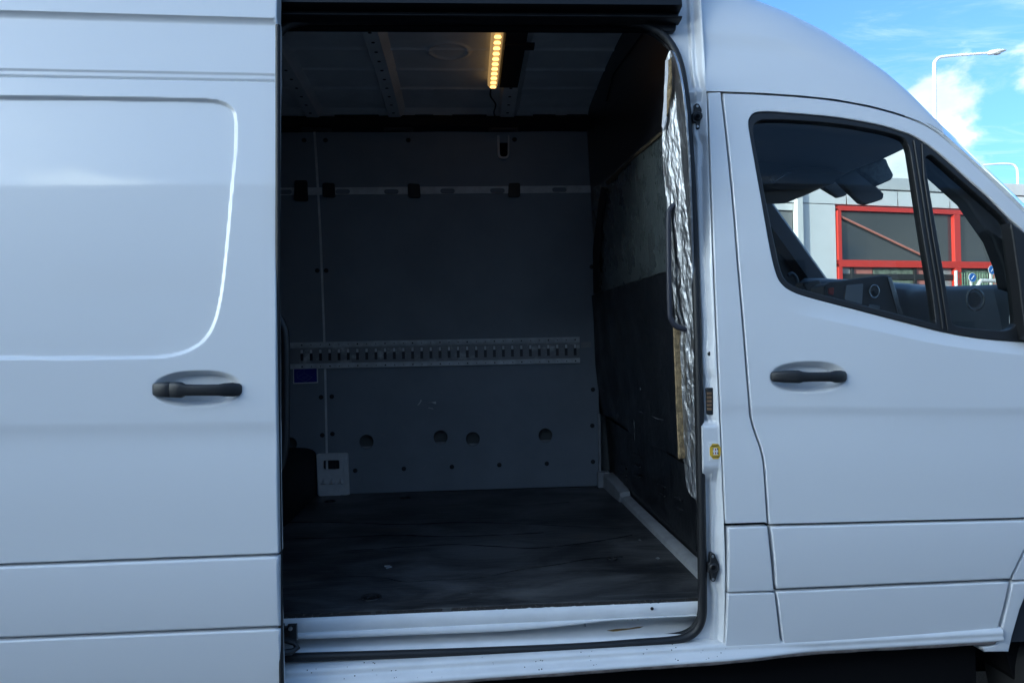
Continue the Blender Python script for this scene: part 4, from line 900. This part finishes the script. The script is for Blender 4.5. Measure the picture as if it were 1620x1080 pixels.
# foil: crinkled vertical streaks
r5 = np.random.default_rng(5); KK = [(r5.uniform(110, 480), r5.uniform(5, 60), r5.uniform(0, 6.3), r5.uniform(.4, 1)) for _ in range(26)]
def SF(d, amp):
    b_ = SB(d)
    def f(x, z):
        s_ = 0
        for kx, kz, ph, a_ in KK: s_ = s_+a_*np.sin(kx*x+kz*z*(1 if ph > 3 else -1)+ph+.8*np.sin(z*19+ph))*140/(kx+60)
        s_ = s_*(.55+.45*np.sin(z*5+1.2)+.3*np.sin(x*30+z*7))
        return b_(x, z)-amp*s_/1.7-.62*np.clip(-x-.04, 0, .7)
    return f
P = np.concatenate([crom([(1054, 92), (1062, 80), (1074, 112), (1083, 170), (1090, 270), (1094, 380), (1097, 500), (1101, 640), (1103, 790)], 4), crom([(1101, 790), (1086, 770), (1079, 690), (1074, 600), (1068, 520), (1062, 430), (1056, 340), (1049, 270), (1047, 205), (1050, 150)], 4)])
fz = bxz(P, lambda Y: .045+.62*min(max(Y-.04, 0), .7))
xs, zs = np.meshgrid(np.arange(fz[:, 0].min(), fz[:, 0].max(), .0034), np.arange(fz[:, 1].min(), fz[:, 1].max(), .008))
panel('foil_sheet', fz, SF(.045, .0011), FOIL, BK, grid=.05, bev=.001, depth=.006, xf=XF_BULK, refine=[np.stack([xs.ravel(), zs.ravel()], 1)])
FT = lambda Y: .060+.62*min(max(Y-.04, 0), .7)
P = np.array([(1052, 96), (1057, 92), (1056, 140), (1053, 190), (1049, 207), (1046, 200), (1050, 150)], float)
panel('foil_tape', bxz(P, FT), lambda a, b: SB(.060, .001, 6)(a, b)-.62*np.clip(-a-.04, 0, .7), mat('bright_tape', (.7, .7, .72), .3, bump=.3, bscale=60), BK, grid=.02, bev=.001, depth=.004, xf=XF_BULK)
P = np.array([(1057.5, 96), (1061, 92), (1062, 120), (1059, 160), (1055, 185), (1055, 150)], float); panel('glue_line', bxz(P, FT), lambda a, b: SB(.060, .001, 7)(a, b)-.62*np.clip(-a-.04, 0, .7), GLUE, BK, grid=.02, bev=.001, depth=.004, xf=XF_BULK)
P = np.array([(1064.5, 518), (1067, 518), (1071, 610), (1074, 690), (1077, 725), (1073, 726), (1070, 660), (1067, 580)], float); panel('glue_line', bxz(P, FT), lambda a, b: SB(.060, .001, 8)(a, b)-.62*np.clip(-a-.04, 0, .7), GLUE, BK, grid=.02, bev=.001, depth=.02, xf=XF_BULK)
sl_ = None
for (x, y) in ((985, 738), (985, 750), (1006, 720), (1006, 736), (1006, 752), (1045, 768), (1045, 782), (1072, 788), (1072, 804)):
    P = np.array([(x-5, y-3.5), (x+6, y+1.5), (x+6, y+5), (x-5, y)], float); panel('louvre', bxz(P, .018), lambda a, b: SB(.022)(a, b), BULK, BK, grid=.05, bev=.003, depth=.015, xf=XF_BULK)
r6 = np.random.default_rng(9); mb = MB()
for k in range(46):
    x = r6.normal(992, 14); y = r6.normal(402, 22)
    p = onB(x, y, .024); mb.add([p+np.array([-.001, r6.uniform(-.004, .004), r6.uniform(-.008, .008)]) for _ in range(3)], [(0, 1, 2)])
for pts in ([(1003, 664), (1004, 678)], [(1003.5, 684), (1004, 697)], [(1012, 612), (1013, 617)], [(978, 628), (977, 640)], [(978, 647), (978.5, 660)], [(1010, 651), (1018, 654)], [(1031, 658), (1050, 664)], [(952, 616), (957, 618)]):
    a_, b_ = onB(*pts[0], .044), onB(*pts[1], .044); mb.tube([a_, (a_+b_)/2+rng.normal(size=3)*.002, b_], [.0003, .0011, .0004], 4)
o = mb.build('paint_splashes', GREYW, BK, smooth=False); o['kind'] = 'stuff'
# pale angle along the floor in front of the bulkhead
V = [[onB(x, y, .03) for x, y in [(967, 755), (985, 768), (1000, 789), (1050, 834), (1104, 884)]], ]
mb = MB(); Ya = [1.90, 1.62, 1.50, 1.49, 1.30, .8, .13]
mb.rings([[(.745+dx, y, ZF+.001), (.748+dx, y, ZF+.020+dz), (.760+dx, y, ZF+.027+dz), (.79, y, ZF+.029+dz)] for y, dx, dz in zip(Ya, (-.02, -.016, -.008, 0, 0, 0, 0), (.05, .045, .022, .003, 0, 0, 0))], caps=False, closed=False); mb.build('floor_angle', GREYW, VAN, sharp=30)
mb = MB(); mb.box((.70, 1.88, ZF+.001), (.76, 1.925, ZF+.085)); mb.build('corner_bracket', GREYW, VAN, smooth=False)
mb = MB(); mb.tube(crom([atY(x, y, .085) for x, y in [(1100, 320), (1082, 321), (1068, 324), (1060, 332), (1057.5, 345), (1058, 420), (1059.5, 490), (1062, 506), (1070, 516), (1084, 520.5), (1100, 522)]], 6), .0085, 12); mb.build('grab_handle', HANDM, VAN)

# cab interior -----------------------------------------------------------
CABB = MB(); CABB.box((.82, .20, .5), (.84, 1.90, 2.25)); CABB.box((.84, .1, .5), (2.2, 1.95, .56)); CABB.build('cab_floor', TRIM, VAN, smooth=False)
# headliner with curved front edge
hn, hf_ = atY(1452, 225, .155), atY(1212, 319, 1.84); V = []; n_ = 12
for k in range(n_):
    t = k/(n_-1); f_ = hn*(1-t)+hf_*t; f_ = f_+np.array([.10*math.sin(math.pi*t), 0, .02*math.sin(math.pi*t)])
    b_ = np.array([.84, f_[1], f_[2]+.09]); V += [b_, (b_+f_)/2+np.array([0, 0, .01]), f_, f_+np.array([.01, 0, .02])]
V = [v+np.array([0, .002, .055]) for v in V[:4]]+V; n_ += 1
Fc = [(i*4+k, i*4+k+1, (i+1)*4+k+1, (i+1)*4+k) for i in range(n_-1) for k in range(3)]
finish('headliner', V, Fc, HEAD, VAN)
def cabslab(name, pts, Y, m, thick=.03, bev=.008, parent=None, yaw=0): return slab(name, fillet(pts), Y, m, parent or VAN, thick=thick, bev=bev)
sh = cabslab('overhead_shelf', [(1170, 240, 3), (1340, 246, 3), (1400, 247, 3), (1362, 262, 5), (1330, 284, 8), (1296, 297, 8), (1225, 300, 10), (1170, 296)], .95, SHELF, thick=.35, bev=.02)
Rg = []
for t in np.linspace(0, 1, 9):
    s_ = math.sin(math.pi*(.06+.88*t))**.6; c_ = atY(1212+118*t, 286-6*t, .90); Rg.append([c_+np.array([0, .10*s_*math.cos(q), .045*s_*math.sin(q)]) for q in np.linspace(0, 2*math.pi, 14, endpoint=False)])
mb = MB(); mb.rings(Rg); con = mb.build('overhead_console', SHELF, VAN)
cabslab('reading_lamp', [(1218, 281, 4), (1236, 273, 4), (1258, 272, 3), (1240, 279, 3), (1226, 288, 3)], .80, VENTR, thick=.02, bev=.004, parent=con)
cabslab('sun_visor', [(1294, 292, 4), (1330, 279, 4), (1344, 308, 8), (1327, 312, 6)], 1.35, VISOR)
cabslab('sun_visor', [(1324, 283, 6), (1357, 265, 5), (1399, 306, 5), (1398, 315, 5), (1372, 323, 6), (1362, 320, 5)], .80, VISOR)
cabslab('sun_visor', [(1357, 266, 4), (1402, 249, 5), (1407, 262, 5), (1415, 277, 8), (1411, 284, 5), (1391, 293, 5)], .55, VISORM)
# far door trim below the far pillar
slab('far_door_trim', [(1100, 300), (1214, 318), (1222, 345), (1250, 385), (1305, 447), (1320, 560), (1100, 560)], 1.90, TRIMB, VAN, thick=.04)
mb = MB(); mb.tube([atY(1252+9*math.cos(t), 447+14*math.sin(t), 1.5) for t in np.linspace(-2.2, 1.2, 10)], .010, 8); mb.build('far_grab_strap', TRIMB, VAN)
# dashboard
mb = MB()
dpx = [(1264, 441, 1.55), (1330, 444, 1.35), (1432, 452, .95), (1445, 455, .8), (1520, 453, .5), (1600, 450, .28), (1680, 448, .15)]
Rg = []
for (x, y, Y) in dpx:
    p = atY(x, y, Y); Rg.append([p+np.array(v) for v in [(.26, .1, -.06), (.16, .08, .008), (.04, .02, .004), (0, 0, -.018), (-.01, -.01, -.08), (.02, 0, -.5), (.26, .1, -.5)]])
mb.rings(Rg); DASH = mb.build('dashboard', TRIMB, VAN, sharp=60)
stk_ = cabslab('centre_stack', [(1304, 452, 8), (1314, 446, 5), (1398, 434.5, 5), (1410, 436, 6), (1420, 462, 6), (1432, 510), (1390, 510), (1304, 480)], .80, TRIM, thick=.12, bev=.008)
cabslab('screen', [(1339, 451, 2), (1366, 448.5, 2), (1364, 482, 2), (1336, 474, 2)], .793, SCREEN, thick=.01, bev=.002, parent=stk_)
p = atY(1383, 461, .79); mb = MB(); mb.tube([p+np.array([.020*math.cos(t), 0, .026*math.sin(t)]) for t in np.linspace(0, 2*math.pi, 24, endpoint=False)], .0035, 8, closed=True); vr = stk_; mb.build('air_vent', VENTR, stk_)
mb = MB(); mb.disc(p+np.array([0, .004, 0]), (0, -1, 0), .018, .003, 20); mb.disc(p, (0, -1, 0), .008, .006, 12); mb.build('vent_core', TRIM, vr)
cabslab('red_switch', [(1311, 456, 2), (1320, 454, 2), (1319, 467, 2), (1311, 465, 2)], .792, REDL, thick=.01, bev=.002, parent=stk_)
cabslab('button_row', [(1375, 481, 2), (1393, 484, 2), (1391, 491, 2), (1374, 488, 2)], .792, VENTR, thick=.01, bev=.001, parent=stk_)
cabslab('side_vent', [(1268, 446, 5), (1298, 442, 5), (1304, 466, 5), (1282, 468, 5)], 1.2, TRIM, thick=.08, bev=.01)
cabslab('stack_edge', [(1404, 437, 2), (1411, 440, 2), (1433, 508), (1424, 508)], .785, VENTR, thick=.01, bev=.002, parent=stk_)
p = atY(1543, 474, .26); mb = MB(); mb.tube([p+np.array([.03*math.cos(t), 0, .036*math.sin(t)]) for t in np.linspace(0, 2*math.pi, 24, endpoint=False)], .004, 8, closed=True); sv = DASH; mb.build('side_air_vent', VENTR, DASH)
mb = MB(); mb.disc(p+np.array([0, .01, 0]), (0, -1, 0), .026, .003, 20); mb.build('vent_core', TRIM, sv)
mb = MB(); p0, p1 = atY(1470, 250, .13), atY(1650, 400, .13)
slab('pillar_trim', [(1462, 238), (1480, 246), (1600, 350), (1640, 400), (1640, 470), (1596, 455), (1588, 420), (1572, 380), (1530, 320), (1472, 268)], .12, TRIM, VAN, thick=.05, bev=.01)

# ------------------------------------------------------------------ building across the yard
BT = math.tan(math.radians(12)); BX0, BY0 = 10.3, 18.0
def onF(x, y, d=0.0):
    dr = ray(x, y); Y0 = BY0-d; t = (Y0+(CAM[0]-BX0)*BT-CAM[1])/(dr[1]-dr[0]*BT); return CAM+dr*t
ca, sa = math.cos(math.radians(12)), math.sin(math.radians(12))
def fu(p): return (p[0]-BX0)*ca+(p[1]-BY0)*sa           # distance along the facade
BLD = empty('showroom', (BX0, BY0, 0), 'grey panelled showroom with red framed windows seen through the cab glass', 'building')
def XF_F(P): return np.stack([BX0+P[:, 0]*ca-P[:, 1]*sa, BY0+P[:, 0]*sa+P[:, 1]*ca, P[:, 2]], 1)
def uz(px): return np.array([(fu(onF(x, y)), onF(x, y)[2]) for x, y in px])
def fbox(name, u0, u1, z0, z1, d, th, m, parent=BLD):
    return panel(name, np.array([(u0, z0), (u1, z0), (u1, z1), (u0, z1)]), flat(-d), m, parent, grid=3, bev=.006, depth=th, xf=XF_F, step=3, nb=1)
CLAD = mat('grey_cladding', (.50, .505, .515), .5, vary=.04, vscale=1.5); CLAD2 = mat('pale_cladding', (.62, .625, .635), .5, vary=.03, vscale=1.2); REDF = mat('red_window_frame', (.55, .035, .022), .45)
PGL = mat('dark_pane', (.035, .04, .045), .06, spec=.6); WHP = mat('white_post', (.60, .60, .60), .5); SHUT = mat('grey_shutter', (.16, .165, .17), .6); SEAM = mat('panel_seam', (.12, .12, .125), .7)
ztop = onF(1452, 285)[2]; zs2 = onF(1395, 302)[2]; zs1 = onF(1319, 325)[2]; u = lambda x, y=350: fu(onF(x, y))
mb = MB()
q = [XF_F(np.array([[a_, b_, z_]]))[0] for z_ in (0, ztop-.02) for a_, b_ in ((-20, .2), (24, .2), (24, 14), (-20, 14))]
mb.add(q, [(3, 2, 1, 0), (4, 5, 6, 7), (0, 1, 5, 4), (1, 2, 6, 5), (2, 3, 7, 6), (3, 0, 4, 7)]); mb.build('wall', CLAD, BLD, smooth=False)
fbox('parapet', -20, 24, zs2+.02, ztop, .12, .3, CLAD)
ue = [u(1190), u(1258), u(1336), u(1417), u(1499), u(1580), u(1662), u(1745)]
for a_, b_ in zip(ue[:-1], ue[1:]): fbox('cladding_panel', a_+.015, b_-.015, zs1+.02, zs2-.02, .10, .2, CLAD2)
for a_, b_ in ((-20, ue[0]), (ue[-1], 24)): fbox('cladding_panel', a_+.015, b_-.015, zs1+.02, zs2-.02, .10, .2, CLAD2)
fbox('wall_panel', u(1263.5), u(1318), 0, zs1, .10, .2, CLAD2)
fbox('column', u(1254), u(1263), 0, onF(1258, 304)[2], .22, .2, WHP)
fbox('wall_panel', -20, u(1253), onF(1240, 333)[2], zs1+.0, .06, .15, CLAD2)
fbox('roller_shutter', -12, u(1253), 0, onF(1240, 335)[2], .02, .1, SHUT)
u0, u1 = u(1319.5), u(1700); zt_ = onF(1322, 327)[2]; zm1, zm0 = onF(1330, 412)[2], onF(1330, 423)[2]
WF = fbox('window_frame', u0, u1, zt_-.13, zt_, .16, .16, REDF)
fbox('frame_bar', u0, u1, zm0, zm1, .155, .15, REDF, WF)
fbox('frame_post', u0, u(1325.5), 0, zt_-.13, .15, .15, REDF, WF)
fbox('frame_post', u(1503), u(1512.5), 0, zt_-.13, .15, .15, REDF, WF)
fbox('frame_post', u(1692), u(1701), 0, zt_-.13, .15, .15, REDF, WF)
fbox('pane', u(1325.5), u(1503), zm1, zt_-.13, .03, .03, PGL, WF); fbox('pane', u(1512.5), u(1692), zm1, zt_-.13, .03, .03, PGL, WF)
LOWP = mat('pale_reflection', (.30, .30, .31), .35); PINK = mat('pink_reflection', (.42, .16, .13), .6); GREENP = mat('green_grey_reflection', (.16, .19, .15), .7, vary=.4, vscale=6)  # reflected surroundings are painted into these lower pane colours
xsq = [1325.5, 1344, 1378, 1443, 1472, 1503]
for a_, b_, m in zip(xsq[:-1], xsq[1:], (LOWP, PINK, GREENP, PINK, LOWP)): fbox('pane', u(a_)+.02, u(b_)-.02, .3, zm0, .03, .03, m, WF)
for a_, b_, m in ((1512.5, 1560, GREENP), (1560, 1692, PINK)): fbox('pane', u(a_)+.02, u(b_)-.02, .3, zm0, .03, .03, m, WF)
for x in (1344, 1443, 1472, 1560): fbox('mullion', u(x)-.05, u(x)+.05, .3, zm0, .08, .05, INK, WF)
fbox('mullion', u0+.1, u(1503), onF(1400, 437)[2]-.1, onF(1400, 437)[2]+.06, .075, .04, INK, WF)
pa, pb = onF(1329, 342, .10), onF(1466, 407, .10); mb = MB(); mb.tube([pa, pb], .032, 8); mb.build('slanting_bar', mat('pale_red_bar', (.5, .2, .15), .4), BLD)  # thin pale red bar slanting across the upper left pane
# window reflections built as solid mesh fence, guard rail and round signs in front
FN = empty('reflected_fence', tuple(onF(1500, 600, 2)*np.array([1, 1, 0])), 'green wire mesh fence with white posts built for its reflection in the low windows', 'fence')
GW = mat('green_wire', (.10, .22, .12), .5); mb = MB(); fz1 = onF(1540, 432, 2)[2]
ua, ub = u(1415), u(1660)
for k in range(70):
    uu = ua+(ub-ua)*k/69; p = XF_F(np.array([[uu, -2, .1], [uu, -2, fz1]])); mb.tube(p, .008, 4)
for k in range(20):
    z = .1+(fz1-.1)*k/19; p = XF_F(np.array([[ua, -2, z], [ub, -2, z]])); mb.tube(p, .008, 4)
o = mb.build('wire_mesh', GW, FN, smooth=False); o['kind'] = 'stuff'
for k in range(5):
    uu = ua+(ub-ua)*k/4; mb = MB(); mb.tube(XF_F(np.array([[uu, -2.05, 0], [uu, -2.05, fz1+.05]])), .04, 8); mb.build('post', WHP, FN)
GR = empty('reflected_rail', tuple(XF_F(np.array([[ua, -3, 0]]))[0]), 'white tubular guard rail built for its reflection in the low windows', 'railing')
zg = onF(1480, 444, 3)[2]; mb = MB(); mb.tube(XF_F(np.array([[u(1400), -3, zg-.7], [u(1400), -3, zg-.1], [u(1404), -3, zg], [u(1490), -3, zg], [u(1494), -3, zg-.1], [u(1494), -3, zg-.7]])), .05, 8); mb.build('rail_tube', WHP, GR)
mb = MB(); mb.tube(XF_F(np.array([[u(1450), -3, 0], [u(1450), -3, zg]])), .04, 8); mb.build('post', WHP, GR)
BS = mat('sign_blue', (.02, .12, .42), .45)
def sign(x, y, r, label, d):
    p = onF(x, y, d); s_ = empty('reflected_sign', (p[0], p[1], 0), label, 'sign', 'round blue signs built for window reflections')
    ax = np.array([sa, -ca, 0])
    mb = MB(); mb.tube([(p[0], p[1]+.05, 0), (p[0], p[1]+.05, p[2])], .03, 8); mb.build('post', WHP, s_)
    mb = MB(); mb.disc(p, ax, r, .01, 24, r); mb.build('plate', WHP, s_, sharp=30)
    mb = MB(); mb.disc(p+ax*.012, ax, r*.9, .006, 24, r*.9); mb.build('face', BS, s_, sharp=30)
    mb = MB(); mb.tube([p+ax*.02+np.array([-.4*r*ca, -.4*r*sa, -.4*r]), p+ax*.02+np.array([.35*r*ca, .35*r*sa, .4*r])], r*.09, 5); mb.build('arrow', WHP, s_)
sign(1569, 427, .12, 'higher blue round sign at the right built for a pane reflection', 2.4); sign(1538, 439, .12, 'lower blue round sign built for a pane reflection beside the red post', 2.6)

# ------------------------------------------------------------------ street lamps
LM = mat('white_lamp_paint', (.62, .62, .61), .45)
def street_lamp(px, ys, Y, arm, label, r0):
    base = atY(px[0][0], 300, Y); s_ = empty('street_lamp', (base[0], Y, 0), label, 'street lamp', 'street lamps beyond the showroom')
    P = [np.array([base[0], Y, 0.0]), np.array([base[0], Y, 5.0])]+[atY(x, y, Y) for x, y in px]
    P[1][0] = P[0][0] = P[2][0]
    C_ = np.concatenate([np.array(P[:3])[:-1], crom(P[2:], 5)]); mb = MB(); mb.tube(C_, np.linspace(r0*1.25, r0*.75, len(C_)), 10); mb.build('pole', LM, s_)
    h = [atY(x, y, Y) for x, y in arm]; d = (h[1]-h[0]); d /= np.linalg.norm(d); Rg = []
    L_ = np.linalg.norm(h[1]-h[0])
    for t, wd, th in ((0, .05, .06), (.12, .14, .11), (.5, .20, .12), (.85, .15, .07), (1, .06, .03)):
        c_ = h[0]+d*L_*t; Rg.append([c_+np.array([0, wd*math.cos(q), th*math.sin(q)]) for q in np.linspace(0, 2*math.pi, 12, endpoint=False)])
    mb = MB(); mb.rings(Rg); hd_ = mb.build('lamp_head', LM, s_)
    c_ = h[0]+d*L_*.55; mb = MB(); mb.disc(c_+np.array([0, 0, -.11]), (0, 0, -1), .14, .02, 14); mb.build('lamp_glass', mat('lamp_lens', (.5, .5, .48), .2), hd_)
street_lamp([(1478.5, 180), (1478, 108), (1479.5, 98), (1485, 92), (1495, 89.5), (1530, 86.5), (1566, 84)], 0, 32, [(1562, 84.5), (1591, 80)], 'tall white street lamp with its arm above the van nose', .075)
street_lamp([(1610, 300), (1609.5, 272), (1607, 264), (1601, 260), (1585, 259), (1556, 261), (1535, 263)], 0, 48, [(1538, 262.5), (1512, 259)], 'distant street lamp with its arm reaching left behind the windscreen', .07)
